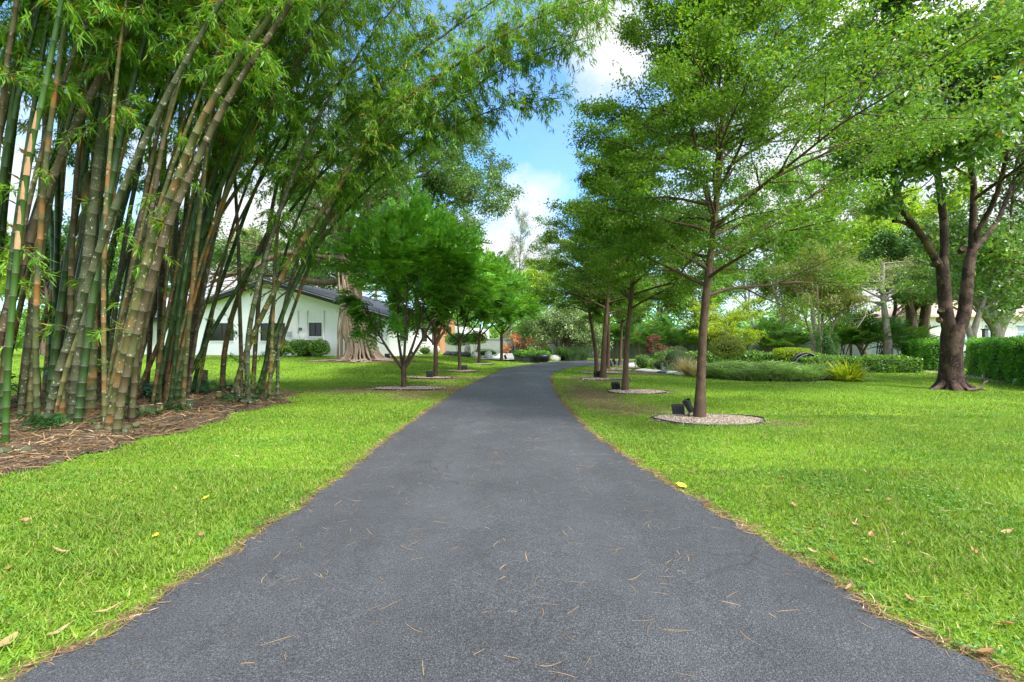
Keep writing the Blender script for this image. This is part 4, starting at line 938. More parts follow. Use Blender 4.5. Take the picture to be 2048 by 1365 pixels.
tb.add(ring,np.stack([idx[:-1],nx[:-1],nx[1:],idx[1:]],-1).reshape(-1,4),0,True)
for j in range(7):
    an=-PI/2+rng.uniform(-1.9,1.9); L=rng.uniform(.6,.95); tb.tubes(path([(math.cos(an)*.26,math.sin(an)*.26,.22),(math.cos(an)*.48,math.sin(an)*.46,.06),(math.cos(an)*L,math.sin(an)*L,-.04)],n=7)[None],np.linspace(.12,.025,7)[None],7)
def limb(pts,r0,r1,keep=True):
    q=path(pts,n=10); r0*=.76; r1*=.8; tb.tubes(q[None],np.linspace(r0,r1,10)[None],10)
    if keep: LP.append(q); LR.append(np.linspace(r0,r1,10))
d=RD
limb([Lp(1901,672),Lp(1893,630),Lp(1889,590),Lp(1886,549),Lp(1884,525)],.245,.20,False)
limb([Lp(1886,540),Lp(1889,500),Lp(1888,452),Lp(1881,391),Lp(1873,330),Lp(1868,250,d+.5),Lp(1850,150,d+1)],.155,.07)
limb([Lp(1886,545),Lp(1873,523),Lp(1854,488,d-.3),Lp(1835,459,d-.5),Lp(1808,428,d-.8),Lp(1790,370,d-1),Lp(1760,300,d-1.4),Lp(1715,240,d-2)],.145,.045)
limb([Lp(1840,464,d-.4),Lp(1808,446,d-.6),Lp(1786,443,d-.7)],.08,.06,False)
limb([Lp(1795,443,d-.6),Lp(1792,415,d-.6),Lp(1786,380,d-.7)],.05,.03,False)
limb([Lp(1912,672),Lp(1928,630),Lp(1933,580),Lp(1938,530),Lp(1945,500)],.25,.16,False)
limb([Lp(1944,505),Lp(1946,440),Lp(1947,390),Lp(1946,354),Lp(1930,290,d-.5),Lp(1905,200,d-1),Lp(1890,120,d-1.5)],.135,.05)
limb([Lp(1947,490),Lp(1960,455,d-.2),Lp(1978,423,d-.4),Lp(1993,391,d-.6),Lp(2007,342,d-1),Lp(2020,250,d-1.3),Lp(2035,150,d-1.5)],.10,.045)
limb([Lp(1948,500),Lp(1972,472,d+.4),Lp(1992,448,d+.6),Lp(2012,403,d+.8),Lp(2025,366,d+1),Lp(2060,325,d+1.2),Lp(2110,270,d+1.5)],.10,.045)
limb([Lp(1947,400),Lp(1985,372,d-.8),Lp(2012,354,d-1.2),Lp(2050,325,d-1.6),Lp(2100,280,d-2)],.075,.035)
limb([Lp(1946,360),Lp(1925,345,d-.8),Lp(1900,335,d-1.4),Lp(1860,350,d-1.8)],.06,.03)
limb([Lp(1868,260),Lp(1900,180,d+1.4),Lp(1950,90,d+2),Lp(1985,10,d+2.4)],.08,.035)
limb([Lp(1875,340),Lp(1830,270,d+1.2),Lp(1770,200,d+2),Lp(1720,140,d+2.4)],.08,.035)
limb([Lp(1905,210),Lp(1850,110,d-1),Lp(1790,60,d-1.2)],.06,.03)
for px,py,r,dx in ((1882,622,.12,-.6),(1878,640,.10,-.9),(1872,527,.10,.0),(1925,500,.13,-.5),(1888,437,.05,-.2)):
    c=Lp(px,py,d-.17 if r>.1 else d-.12); e=nrm(A(dx,-.8,.25)); tb.tubes(np.array([[c-e*.12,c,c+e*.10]]),np.array([[r*.8,r*.8,r*.65]]),9,m=0); u=nrm(np.cross(e,A(0,0,1))); v=np.cross(u,e)
    tb.add([c+e*.10+(u*math.cos(t)+v*math.sin(t))*r*.66 for t in np.arange(9)/9*2*PI]+[c+e*.085],[(i,(i+1)%9,9) for i in range(9)],1)
tb.build('trunk',[M['big_bark'],M['fern_bark']],root)
LP=np.array([path(q,n=10) for q in LP]);LR=np.array(LR); LN=np.linalg.norm(np.diff(LP,axis=1),axis=2).sum(1)
P2,R2,L2=kids(rng,LP,LR,np.full(len(LP),4.0),9,.42,1,.7,.58,6,(0,0,.10),.14,shrink=.25)
P3,R3,L3=kids(rng,P2,R2,L2,6,.25,1,.75,.5,5,(0,0,.10),.15)
P4,R4,L4=kids(rng,P3,R3,L3,3,.35,1,.7,.5,4,(0,0,.15),.15)
bm=MB(); bm.tubes(P2,np.maximum(R2,.014),6); bm.tubes(P3,np.maximum(R3,.008),4); bm.tubes(P4,np.maximum(R4,.005),3); bm.build('branch',M['dark_bark'],root)
lb=MB(); hi=P4[:,-1,2]>np.where(P4[:,-1,0]<-1.6,4.6,7.3); scatter(rng,lb,P4[hi],30,.1,(.17,.17,.12),.19,.092,.7,-.15,.4); 
hi=P3[:,-1,2]>np.where(P3[:,-1,0]<-1.6,4.6,7.3); scatter(rng,lb,P3[hi],9,.4,(.15,.15,.11),.165,.075,.7,-.15,.4); lb.build('crown',M['big_leaf'],root)

# ---------------------------------------------------------------- garden wall, court planting
wl=MB(); wl.box((-6,41,-.2),(31,41.25,1.62)); wl.box((-6.03,40.96,1.621),(31.03,41.29,1.72))
tag(wl.build('garden_wall',M['green_wall']),'long grey green stucco garden wall behind the palms and parking court','wall')
wv=MB(); wv.box((-5,37.9,-.02),(30,40.9,.02)); tag(wv.build('grass_verge',M['lawn']),'narrow lawn strip at the foot of the garden wall','lawn',kind='structure')
for i,(px,dp,H,s) in enumerate([(1072,40,4.2,1),(1160,39.8,3.6,2),(1228,39.9,3.9,3),(1283,39.6,3.4,4),(1340,39.8,4.0,5),(1388,39.6,3.3,6),(1447,39.9,3.8,7),(1533,39.5,3.6,8),(1585,39.8,3.3,9)]):
    lbs=['areca palm clump behind the orange cordylines','areca palm clump behind the domed silver leaved tree','areca palm clump seen between the pale forked trunk and the leaning trunks','areca palm clump just left of the red leaved small tree','areca palm clump behind the red leaved small tree','areca palm clump left of the nearest shade tree trunk','areca palm clump behind the weeping round shrub','areca palm clump left of the yellow flat topped topiary','areca palm clump behind the yellow flat topped topiary']
    palm(lbs[i],((px-CX)/F*dp,dp,0),H,500+s,7,10,2.1,'areca palms along the garden wall',spread=.6)
for i,(lb,px,dp,H) in enumerate([('broad fan of palm fronds behind the low hedge, left of the pale trunk',1700,33,3.6),('dark palm clump at the foot of the pale trunk',1748,32,3.2),('dark palm clump behind the cone shaped conifer',1672,37,3.9),('low palm clump right of the pale trunk by the tall hedge',1802,36,2.6)]):
    palm(lb,((px-CX)/F*dp,dp,0),H,520+i,7,11,2.3,'palms behind the low hedge',spread=.7)
shr=[]
generic_tree('domed tree with pale silvery leaves beyond the end of the driveway',(3.9,36.6,0),4.1,2.15,61,'silver_leaf','dark_bark',name='domed_tree',tr=.10,fork=.32,leaf=.17,n=(12,6,5),per=15,stems=[[(-.3,0,.8),(-.8,.1,1.7),(-1.3,.2,2.5)],[(.2,.1,.8),(.5,-.2,1.8),(.9,-.3,2.7)],[(0,-.2,.9),(.1,.2,2.),(.1,.3,3.0)],[(.35,.2,.8),(1.,.4,1.6),(1.6,.5,2.2)]],trop=(0,0,.02),wr=.42,up=.9)
generic_tree('bright yellow green layered tree in front of the garden wall',((1458-CX)/F*37,37,0),4.5,2.7,62,'yellow_leaf','pale_bark',name='layered_tree',tr=.09,fork=.30,leaf=.16,n=(16,8,6),per=15,ang=1.2,trop=(0,0,.05),flat=.55,rz=.3,up=1.1)
generic_tree('multi stemmed olive green tree with smooth pinkish stems behind the sculpture',((1640-CX)/F*30,30,0),7.2,1.9,63,'olive_leaf','root_bark',name='crape_myrtle',tr=.085,fork=.36,leaf=.11,n=(12,7,6),per=14,
   stems=[[(-.35,.1,1.4),(-.9,.2,3.2),(-1.7,.3,6.0)],[(-.1,-.2,1.5),(-.3,-.3,3.4),(-.5,-.4,6.8)],[(.15,.1,1.5),(.4,.3,3.6),(.7,.4,7.0)],[(.3,-.1,1.3),(.9,-.2,3.0),(1.7,-.2,5.6)]],trop=(0,0,.15),bare=True)
generic_tree('pale grey trunked tree with thin feathery foliage and bare twigs',(24.6,31.0,0),7.4,3.6,64,'pale_leaf','pale_bark',name='feathery_tree',tr=.27,fork=.55,leaf=.12,n=(15,8,6),per=12,stems=[[(-.1,0,1.6),(-.25,0,3.2),(-.4,0,4.4),(-.2,.2,6.6)]],ang=1.25,trop=(0,0,.05),bare=True,flat=.35,rz=.4,up=1.)
shrub('cone shaped dark conifer left of the palm fronds',((1655-CX)/F*29,29,0),.58,.58,1.15,65,'dark_leaf',name='conifer',cat='tree',n=2600,leaf=.12,wr=.3,lift=.05,core=.55)
shrub('clipped cube box shrub at the near corner of the garden bed',G(1284,740),.36,.36,.38,66,'low_hedge_leaf',name='box_shrub',n=1300,leaf=.06,boxy=.55,core=.85)
shrub('low lime green shrub beside the clipped cube shrub',G(1303,739),.34,.3,.28,67,'hedge_leaf',n=700,leaf=.07)
generic_tree('small dark red leaved maple in the garden bed',G(1310,734.5),1.95,.62,68,'red_leaf','dark_bark',name='red_maple',tr=.03,fork=.4,leaf=.085,n=(9,6,5),per=7,ang=1.1,flat=.4,spread=.06,rz=.4)
shrub('blue green spreading juniper in the garden bed',G(1362,747)+A(.3,1.5,0),.75,.7,.55,69,'grey_leaf',name='juniper',n=1800,leaf=.10,wr=.25,lift=.1,spiky=.5)
shrub('small blue green juniper mound left of the tan grass',G(1345,748)+A(0,2,0),.35,.35,.3,70,'grey_leaf',name='juniper',n=600,leaf=.08,wr=.25,spiky=.4)
tuft('tan fountain grass tuft left of the nearest shade trunk',G(1372,752),500,1.05,.012,71,'straw_leaf',.22,lean=.9,cat='grass tuft')
tuft('pale grass tuft hiding behind the nearest shade trunk',G(1396,755),320,.8,.012,72,'straw_leaf',.2,lean=.9,cat='grass tuft')
tuft('tall blue green grass mound beside the road curve',(4.55,35.9,0),700,1.35,.022,73,'blue_grass',.55,lean=.6,cat='grass tuft')
tuft('second blue green grass mound, lower, toward the court',(5.3,36.4,0),400,1.1,.022,74,'blue_grass',.4,lean=.7,cat='grass tuft')
tuft('yellow and green ginger clump at the tip of the liriope bed',G(1692,762),230,.92,.075,75,'ginger',.38,name='ginger_plant',lean=1.3)
tuft('small yellow ginger clump at the back of the liriope bed',(9.0,22.6,0),60,.7,.06,76,'ginger',.15,name='ginger_plant',lean=.9)
tuft('silver white striped plant behind the liriope bed',((1638-CX)/F*22.6,22.6,0),150,.95,.055,77,'silver_leaf',.2,name='silver_plant',lean=.9)
shrub('weeping round shrub on a short trunk in the garden bed',((1455-CX)/F*23,23,0),.80,.75,.50,78,'olive_leaf',name='topiary_tree',n=4200,leaf=.11,wr=.35,lift=.70,up=.2,core=.6)
shrub('flat topped yellow green clipped topiary on thin legs',((1584-CX)/F*24,24,0),.82,.6,.22,79,'yellow_leaf',name='topiary_tree',n=2600,leaf=.08,lift=.68,boxy=.5,core=.85)
hedge('low clipped hedge behind the garden bed, ending at the pale trunk lawn',[(13.9,22.9,0),(19.3,22.7,0)],.9,.68,81,'low_hedge_leaf',.10,420,name='low_hedge')
hedge('low hedge running behind the liriope bed and topiaries',[(8.3,27.4,0),(12.5,26.6,0),(16.2,25.0,0)],.8,.80,82,'low_hedge_leaf',.11,330,name='low_hedge')
hedge('tall clipped boundary hedge by the great tree, nearest length',[(16.2,13.6,0),(21.2,21.4,0)],1.0,1.50,83,'hedge_leaf',.085,640)
hedge('tall clipped boundary hedge, farther length behind the great trunk',[(21.6,23.6,0),(26.6,31.5,0)],1.0,1.45,84,'hedge_leaf',.11,330)
pm=MB(); pm.add([(15.4,11.5,.006),(16.5,11,.006),(21.9,24,.006),(20.2,23.4,.006)],[(0,1,2,3)]); pm.add([(18.9,23.0,.006),(20.19,23.4,.006),(21.9,24,.006),(20.8,25.4,.006),(17.5,24.6,.006)],[(0,1,2,3,4)])
tag(pm.build('path',M['gravel_bed']),'strip of bare gravel soil along the tall hedge','path',kind='structure')
# planting bed of liriope: one uncountable mass
rng=np.random.default_rng(91); bed=MB(); n=1500; a=rng.uniform(0,2*PI,n); r=np.sqrt(rng.random(n))
bx=10.25+2.35*r*np.cos(a); by=19.7+2.2*r*np.sin(a)+.12*(bx-10)*0; hh=.38+.13*np.sin(bx*2.9+1)*np.sin(by*2.3)+.10*(1-r)+rng.uniform(-.06,.10,n)
k=15; X0=np.repeat(bx,k); Y0=np.repeat(by,k); N=n*k; az=rng.uniform(0,6.28,N); le=rng.uniform(.15,.95,N); L=np.repeat(hh,k)*rng.uniform(.7,1.25,N)
d=np.stack([np.cos(az)*np.sin(le),np.sin(az)*np.sin(le),np.cos(le)],1); o=np.stack([np.cos(az),np.sin(az),0*az],1); p=np.stack([X0,Y0,0*X0],1); nv=np.cross(d,A(0,0,1))+A(0,0,.5)+rng.normal(0,.3,(N,3))
bed.leaves(p,d,nv,L*1.05,.022,0,fold=.1,mid=.6)
bed.leaves(p+d*L[:,None]*.85,nrm(d*.35+o*.9-A(0,0,.15)),A(0,0,1)+rng.normal(0,.3,(N,3)),L*.75,.028,0,fold=.2,mid=.25)
tag(bed.build('liriope_ground_cover',M['liriope']),'mounded bed of striped grassy liriope in the middle of the lawn','ground cover',kind='stuff')
sb=MB(); a=np.arange(40)/40*2*PI; sb.add([(10.3+2.65*math.cos(t),19.8+2.5*math.sin(t),.012) for t in a]+[(10.3,19.8,.05)],[(i,(i+1)%40,40) for i in range(40)])
sb.add([(6.2+2.9*math.cos(t),22.9+2.1*math.sin(t),.008) for t in a]+[(6.4,23,.03)],[(i,(i+1)%40,40) for i in range(40)])
tag(sb.build('planting_soil',M['mulch']),'dark soil of the garden bed','soil',kind='structure')
# stones of the bed
def rock(label,p,r,mt,seed,cat='rock',group=None,name='garden_rock'):
    rg=np.random.default_rng(seed); mb=MB(); mb.blob((0,0,r[2]*.55),r,14,9,0,.28,rg); o=mb.build(name,M[mt]); o.location=Vector([float(v) for v in p]); return tag(o,label,cat,group)
GK='flat pale stones edging the garden bed'
for i,(lb,px,py,r,mt) in enumerate([('tan boulder left of the clipped cube shrub',1266,738,(.45,.3,.22),'stone'),('flat pale stone under the cube shrub',1290,743,(.5,.2,.08),'stone'),('long flat stone edging the bed below the maple',1312,745,(.55,.2,.08),'stone'),('flat grey stone edging the bed left of the sculpted post',1330,747,(.5,.22,.09),'dark_stone'),('white flat stone at the foot of the sculpted post',1348,749,(.42,.25,.10),'white_stone'),('pale stone below the tan fountain grass',1362,752,(.4,.22,.12),'stone'),('flat stone slab right of the nearest trunk, upper one',1416,748,(.55,.3,.09),'stone'),('flat stone slab right of the nearest trunk, lower one',1418,754,(.5,.3,.08),'white_stone')]):
    rock(lb,G(px,py),r,mt,600+i,group=GK)
root=thing('stone_planter',G(1423,747)+A(0,.5,0),'pale grey square stone block beside the weeping round shrub','stone block')
mb=MB(); mb.box((-.36,-.25,-.02),(.36,.25,.36)); mb.box((-.39,-.28,.361),(.39,.28,.42)); mb.build('block',M['steel'],root)
# small dark garden figure: two upright stone posts joined, and the hollow black stone
root=thing('stone_lantern',G(1334,745)+A(0,.4,0),'small grey double post stone ornament in front of the juniper','stone ornament')
mb=MB(); mb.tubes(np.array([[(-.13,0,0),(-.12,0,.22),(-.13,0,.42)]]),np.array([[.09,.07,.08]]),8,cap=True); mb.tubes(np.array([[(.12,0,0),(.12,0,.25),(.12,0,.38)]]),np.array([[.08,.06,.07]]),8,cap=True); mb.box((-.24,-.12,-.02),(.24,.12,.04)); mb.build('post',M['grey_metal'],root)
# sculpture: open black shell with ribs
p=A((1607-CX)/F*23.2,23.2,0); root=thing('stone_sculpture',p,'black hollow shell shaped stone sculpture between topiary and silver plant','sculpture')
mb=MB(); v=[];nu,nv_=14,16
for i in range(nu+1):
    for j in range(nv_+1):
        ph=-.35+PI*1.12*j/nv_; th=.12+1.35*i/nu; R_=.62
        v.append((R_*math.sin(th)*math.cos(ph)*.95+.08,R_*math.sin(th)*math.sin(ph)*.8,.46+R_*math.cos(th)*.72*(1 if th<1.57 else 1)))
f=[(i*(nv_+1)+j,i*(nv_+1)+j+1,(i+1)*(nv_+1)+j+1,(i+1)*(nv_+1)+j) for i in range(nu) for j in range(nv_)]
mb.add(v,f,0,True); v2=np.array(v)*A(.86,.86,.93)+A(.01,.02,.02); mb.add(v2,[q[::-1] for q in f],0,True)
rimp=np.array([v[i*(nv_+1)] for i in range(nu+1)]); rimq=np.array([v[i*(nv_+1)+nv_] for i in range(nu+1)])
mb.tubes(rimp[None],np.full((1,nu+1),.06),8); mb.tubes(rimq[None],np.full((1,nu+1),.06),8); mb.build('shell',M['sculpt'],root)
mb=MB(); rg=np.random.default_rng(4); mb.blob((0,0,.14),(.62,.5,.2),16,8,0,.2,rg); mb.build('base',M['sculpt'],root)
mb=MB(); mb.tubes(path([(-.72,-.2,.05),(-.55,-.25,.45),(-.28,-.25,.75),(.1,-.2,.86)],n=9)[None],np.full((1,9),.022),6); mb.build('rib',M['grey_metal'],root)
root=thing('birdbath',((1627-CX)/F*25.5,25.5,0),'small dark birdbath on a post at the foot of the olive green tree','birdbath')
mb=MB(); mb.tubes(np.array([[(0,0,0),(0,0,.1),(0,0,.6),(0,0,.72)]]),np.array([[.16,.08,.07,.12]]),10); mb.build('post',M['dark_bark'],root)
mb=MB(); mb.tubes(np.array([[(0,0,.70),(0,0,.76),(0,0,.82),(0,0,.80),(0,0,.77)]]),np.array([[.10,.26,.32,.28,.02]]),16); mb.build('bowl',M['sculpt'],root)
# spotlights
def spotlight(label,p,s=1.,rz=0.,kind=0):
    root=thing('garden_spotlight',p,label,'spotlight','black garden spotlights aimed at trees',rz)
    mb=MB(); mb.tubes(np.array([[(0,0,-.05),(0,0,.10*s),(.02*s,0,.15*s)]]),np.full((1,3),.014*s),6); mb.box((-.03*s,-.03*s,0),(.03*s,.03*s,.025*s)); mb.build('stake',M['black'],root)
    mb=MB()
    if kind==0:
        a,b_=A(.05,0,.13)*s,A(-.06,0,.34)*s; mb.tubes(np.array([[a,a*.8+b_*.2,a*.35+b_*.65,b_]]),np.array([[.045,.06,.06,.075]])*s,12); mb.tubes(np.array([[b_,b_+(b_-a)*.0]]),np.array([[.075,.01]])*s,12)
    else:
        v=[(-.11,-.07,.05),(.11,-.07,.05),(.11,.03,.02),(-.11,.03,.02),(-.13,-.03,.24),(.10,-.03,.24),(.10,.06,.20),(-.13,.06,.20)]
        mb.add(np.array(v)*s,[(0,3,2,1),(4,5,6,7),(0,1,5,4),(1,2,6,5),(2,3,7,6),(3,0,4,7)])
        for k in range(4): mb.box(((-.10+k*.055)*s,-.095*s,.06*s),((-.085+k*.055)*s,-.071*s,.20*s))
    h=mb.build('lamp_head',M['black'],root)
    mb=MB(); c=(A(-.052,0,.335) if kind==0 else A(0,0,.215))*s; mb.blob(c,A(.05,.05,.012)*s if kind==0 else A(.08,.03,.01)*s,10,5); mb.build('lens',M['glass'],h); return root
for lb,px,py,s,rz,kd in [('tall tilted spotlight against the nearest shade trunk',1378,838,1.05,.2,0),('square floodlight in the largest gravel ring',1357,832,1.,-.15,1),('spotlight in the gravel left of the leaning second shade trunk',1232,781,1.1,.3,1),('spotlight left of the dark third shade trunk',1195,757,1.2,.2,1),('spotlight right of the dark third shade trunk',1208,752,1.2,-.4,0),('spotlight right of the thin fifth shade trunk',1221,739,1.3,.3,0),('spotlight left of the pale forked trunk by the court',1229,734,1.3,.0,0),
   ('spotlight left of the second ferny tree',860,757,1.2,0.,1),('spotlight right of the third ferny tree',929,742,1.2,.4,1),('spotlight right of the farthest ferny tree',1011,723,1.3,0.,0),('spotlight beside the banyan roots',775,726,1.3,.3,1),('spotlight on the lawn crest in front of the house side wall',823,713,1.3,0.,0)]:
    p=G(px,py); spotlight(lb,p,s,rz,kd)
# patio end: low white walls, pots, rocks, cordylines
mb=MB(); mb.box((-3.6,38.2,-.1),(.2,38.5,.50)); mb.box((-3.6,36.4,-.1),(-3.3,38.19,.42)); tag(mb.build('low_wall',M['white']),'low white terrace wall in front of the orange cordylines','wall')
mb=MB(); mb.add([(-6.2,34.4,.395),(-2.2,35.1,.20),(1.0,35.0,.05),(4.8,37.3,.04),(4.8,41,.04),(-6.2,41,.3)],[(0,1,2,3,4,5)]); tag(mb.build('terrace_paving',M['white_stone']),'pale stone terrace paving at the end of the driveway','paving',kind='structure')
for i,(lb,px,py,w,rd) in enumerate([('box planter with clipped shrub, first of three by the terrace',1043,724,.55,0),('box planter with clipped shrub between the other two by the terrace',1064,726,.6,0),('round black bowl planter with clipped shrub beside the road',1086,727,.5,1)]):
    p=G(px,py)+A(0,.5,.05); root=thing('planter',p,lb,'planter','planters by the terrace'); mb=MB()
    if rd: mb.tubes(np.array([[(0,0,0),(0,0,.03),(0,0,.35),(0,0,.5),(0,0,.5),(0,0,.40)]]),np.array([[.05,.38,.50,.54,.48,.02]]),20)
    else: mb.box((-w,-w*.7,0),(w,w*.7,.34)); mb.box((-w-.03,-w*.7-.03,.341),(w+.03,w*.7+.03,.40))
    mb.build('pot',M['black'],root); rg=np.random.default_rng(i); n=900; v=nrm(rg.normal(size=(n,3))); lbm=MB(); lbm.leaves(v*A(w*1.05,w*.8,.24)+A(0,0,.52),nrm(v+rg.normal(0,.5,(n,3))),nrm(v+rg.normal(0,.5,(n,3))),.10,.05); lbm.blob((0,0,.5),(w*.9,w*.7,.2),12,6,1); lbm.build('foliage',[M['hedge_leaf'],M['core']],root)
shrub('left clipped green ball shrub beside the road curve',(2.72,36.2,0),.36,.36,.36,611,'hedge_leaf',name='ball_shrub',n=1100,leaf=.08,core=.85,lift=.25)
shrub('right clipped green ball shrub, below the domed silvery tree',(3.62,36.0,0),.38,.38,.36,612,'low_hedge_leaf',name='ball_shrub',n=1100,leaf=.08,core=.85,lift=.3)
rock('flat tan boulder between the two ball shrubs',(3.15,35.9,0),(.45,.3,.3),'stone',613); 
for i,(px,dp,h) in enumerate([(1012,38.6,1.0),(1026,39,2.2),(1036,38.7,1.9),(1044,39.2,1.2),(1055,38.9,1.3),(1066,38.6,1.7),(1076,38.8,2.0),(1084,39,1.5)]):
    lbs=['short orange cordyline behind the white wall end','tallest orange cordyline behind the low white wall','orange cordyline right beside the tallest one','low salmon cordyline behind the first box planter','low salmon cordyline behind the middle box planter','orange cordyline left of the bowl planter','tall salmon cordyline behind the bowl planter','last salmon cordyline toward the palms']
    rg=np.random.default_rng(700+i); root=thing('cordyline',((px-CX)/F*dp,dp,.1),lbs[i],'plant','orange cordylines behind the terrace wall'); tb=MB(); lbm=MB()
    for j in range(3):
        q=A(rg.normal(0,.22),rg.normal(0,.2),h*rg.uniform(.55,.85)); tb.tubes(path([(0,0,0),q*A(.5,.5,.5),q],n=4)[None],np.full((1,4),.025),5); n=46; v=nrm(rg.normal(size=(n,3))+A(0,0,.35)); lbm.leaves(np.repeat(q[None],n,0)+rg.normal(0,.06,(n,3)),v,rg.normal(size=(n,3)),.48,.075)
    tb.build('stem',M['dark_bark'],root); lbm.build('foliage',M['orange_leaf'],root)
shrub('left flat yellow green clipped topiary behind the third ferny tree',((918-CX)/F*35,35,.3),1.0,.8,.42,621,'hedge_leaf',name='topiary_tree',n=2000,leaf=.10,lift=.9,boxy=.3,core=.85)
shrub('right flat yellow green clipped topiary, on a thin stem',((952-CX)/F*36,36,.3),.85,.7,.45,622,'yellow_leaf',name='topiary_tree',n=1600,leaf=.10,lift=1.0,boxy=.3,core=.85)
shrub('silvery lavender shrub at the corner of the side wall',((851-CX)/F*36.3,36.3,.4),.6,.5,.36,623,'silver_leaf',n=900,leaf=.10,wr=.3,spiky=.4)
rock('white round boulder beside the cedar entry',((867-CX)/F*36.5,36.5,.38),(.55,.4,.5),'white_stone',624)
for i in range(7):
    rock('dark slate rock in the heap beside the cedar entry',((896+i*6-CX)/F*36.6,36.2+.3*(i%3),.32),(.38,.3,.25),'dark_stone',640+i,group='slate rocks beside the cedar entry')
for i,(lb,px,dp,h) in enumerate([('pale carved stone post behind the third ferny trunk',935,37,1.1),('white stone on the terrace right of the topiary',950,36,.5),('white terrace stone left of the low white wall',976,36.5,.5)]):
    rock(lb,((px-CX)/F*dp,dp,.28),(.3,.25,h*.55),'stone' if i==0 else 'white_stone',650+i,group='stones on the terrace')
shrub('low green edging shrub on the terrace',((972-CX)/F*37,37,.25),1.0,.5,.3,655,'hedge_leaf',n=900,leaf=.09)
shrub('purple flowering shrub at the end of the low white wall',(-.4,38.9,.2),.5,.4,.5,656,'grey_leaf',n=700,leaf=.10)
# ---------------------------------------------------------------- trees further back
GB2='trees standing behind the garden wall'
def at(px,d): x=(px-CX)/F*d; return (x,d,float(gz(x,d)))
generic_tree('dense deep green tree just beyond the last ferny tree',at(1010,44),8.0,3.0,801,'mid_leaf','dark_bark',n=(14,7,5),per=27,leaf=.22,group=GB2)
generic_tree('lime green tree at the end of the driveway behind the domed tree',at(1078,50),8.5,3.8,802,'lime_leaf','grey_bark',n=(14,7,5),per=23,leaf=.26,group=GB2)
generic_tree('low lime tree between the domed tree and the shade row',at(1150,46),7.0,3.2,803,'mid_leaf','grey_bark',n=(14,7,5),per=23,leaf=.24,group=GB2)
generic_tree('mid green tree behind the wall, right of the thin trunks',at(1260,45),8.5,3.8,804,'mid_leaf','grey_bark',n=(14,7,5),per=25,leaf=.25,group=GB2)
generic_tree('yellowish tree with thin crown behind the wall palms',at(1320,47),9.0,3.6,805,'olive_leaf','grey_bark',n=(14,7,5),per=22,leaf=.24,group=GB2)
generic_tree('dark green spreading tree behind the red maple',at(1395,44),7.0,3.6,806,'mid_leaf','dark_bark',n=(14,7,5),per=25,leaf=.22,group=GB2)
generic_tree('tall pale stemmed tree behind the bright yellow green tree',at(1500,46),12.5,4.0,807,'mid_leaf','pale_bark',n=(13,7,5),per=22,leaf=.24,group=GB2,bare=True)
generic_tree('grey green tree rising left of the olive green tree',at(1560,48),12.0,4.2,808,'olive_leaf','grey_bark',n=(13,7,5),per=23,leaf=.25,group=GB2)
generic_tree('broad tree behind the multi stemmed olive tree',at(1690,48),15.0,5.2,809,'mid_leaf','dark_bark',n=(14,7,5),per=28,leaf=.27,group=GB2)
generic_tree('tall lime yellow tree seen through the fork of the great tree',at(1850,44),16.5,6.0,810,'lime_leaf','dark_bark',n=(16,8,5),per=28,leaf=.27,group=GB2)
generic_tree('tall mid green tree filling the sky gap right of the shade row',at(1640,43),19.5,5.6,831,'mid_leaf','grey_bark',n=(15,7,5),per=26,leaf=.25,group=GB2)
generic_tree('tall slender green tree behind the olive green tree, left of the tallest one',at(1545,45),18.0,5.0,833,'mid_leaf','grey_bark',n=(16,7,5),per=26,leaf=.25,group=GB2)
generic_tree('tall yellow lime tree between the pale trunk and the great tree',at(1735,41),15.5,4.8,832,'lime_leaf','grey_bark',n=(15,7,5),per=26,leaf=.24,group=GB2)
generic_tree('deep green tree left of the great tree limb',at(1770,38),11.0,3.2,811,'lime_leaf','dark_bark',n=(14,8,5),per=25,leaf=.20,group=GB2)
generic_tree('dark two trunked tree behind the far tall hedge',at(1838,35.5),9.5,3.4,812,'dark_leaf','dark_bark',n=(10,7,5),per=23,leaf=.20,tr=.42,fork=.45,group='trees behind the tall hedge',
   stems=[[(-.5,0,1.5),(-.6,0,3.4),(-1.4,.2,8)],[(.45,.2,1.5),(.6,.2,3.4),(1.2,.3,8.4)],[(-.1,.5,1.5),(-.1,.5,3.8),(0,.6,8)]])
generic_tree('grey multi limbed tree in front of the cream neighbouring house',at(1996,29),8.5,3.6,813,'big_leaf','grey_bark',n=(10,8,5),per=23,leaf=.19,tr=.30,fork=.42,group='trees behind the tall hedge',
   stems=[[(-.1,0,1.8),(-.2,0,2.6),(-.5,.2,6.5)],[(.05,0,1.8),(.7,.1,3.0),(2.2,.2,5.5)],[(-.05,0,1.9),(-.9,0,3.2),(-2.4,.2,5.5)],[(.05,0,1.8),(.3,.1,3.0),(.8,.2,7.)]])
generic_tree('leaning grey trunk behind the great tree, over the tall hedge',at(1940,26),6.8,2.8,814,'big_leaf','grey_bark',n=(8,7,5),per=22,leaf=.17,tr=.20,fork=.5,group='trees behind the tall hedge',stems=[[(.1,0,1.5),(.5,0,3.0),(1.6,.2,5.6)],[(.1,0,1.5),(-.2,.2,3.),(-.8,.2,5.4)]])
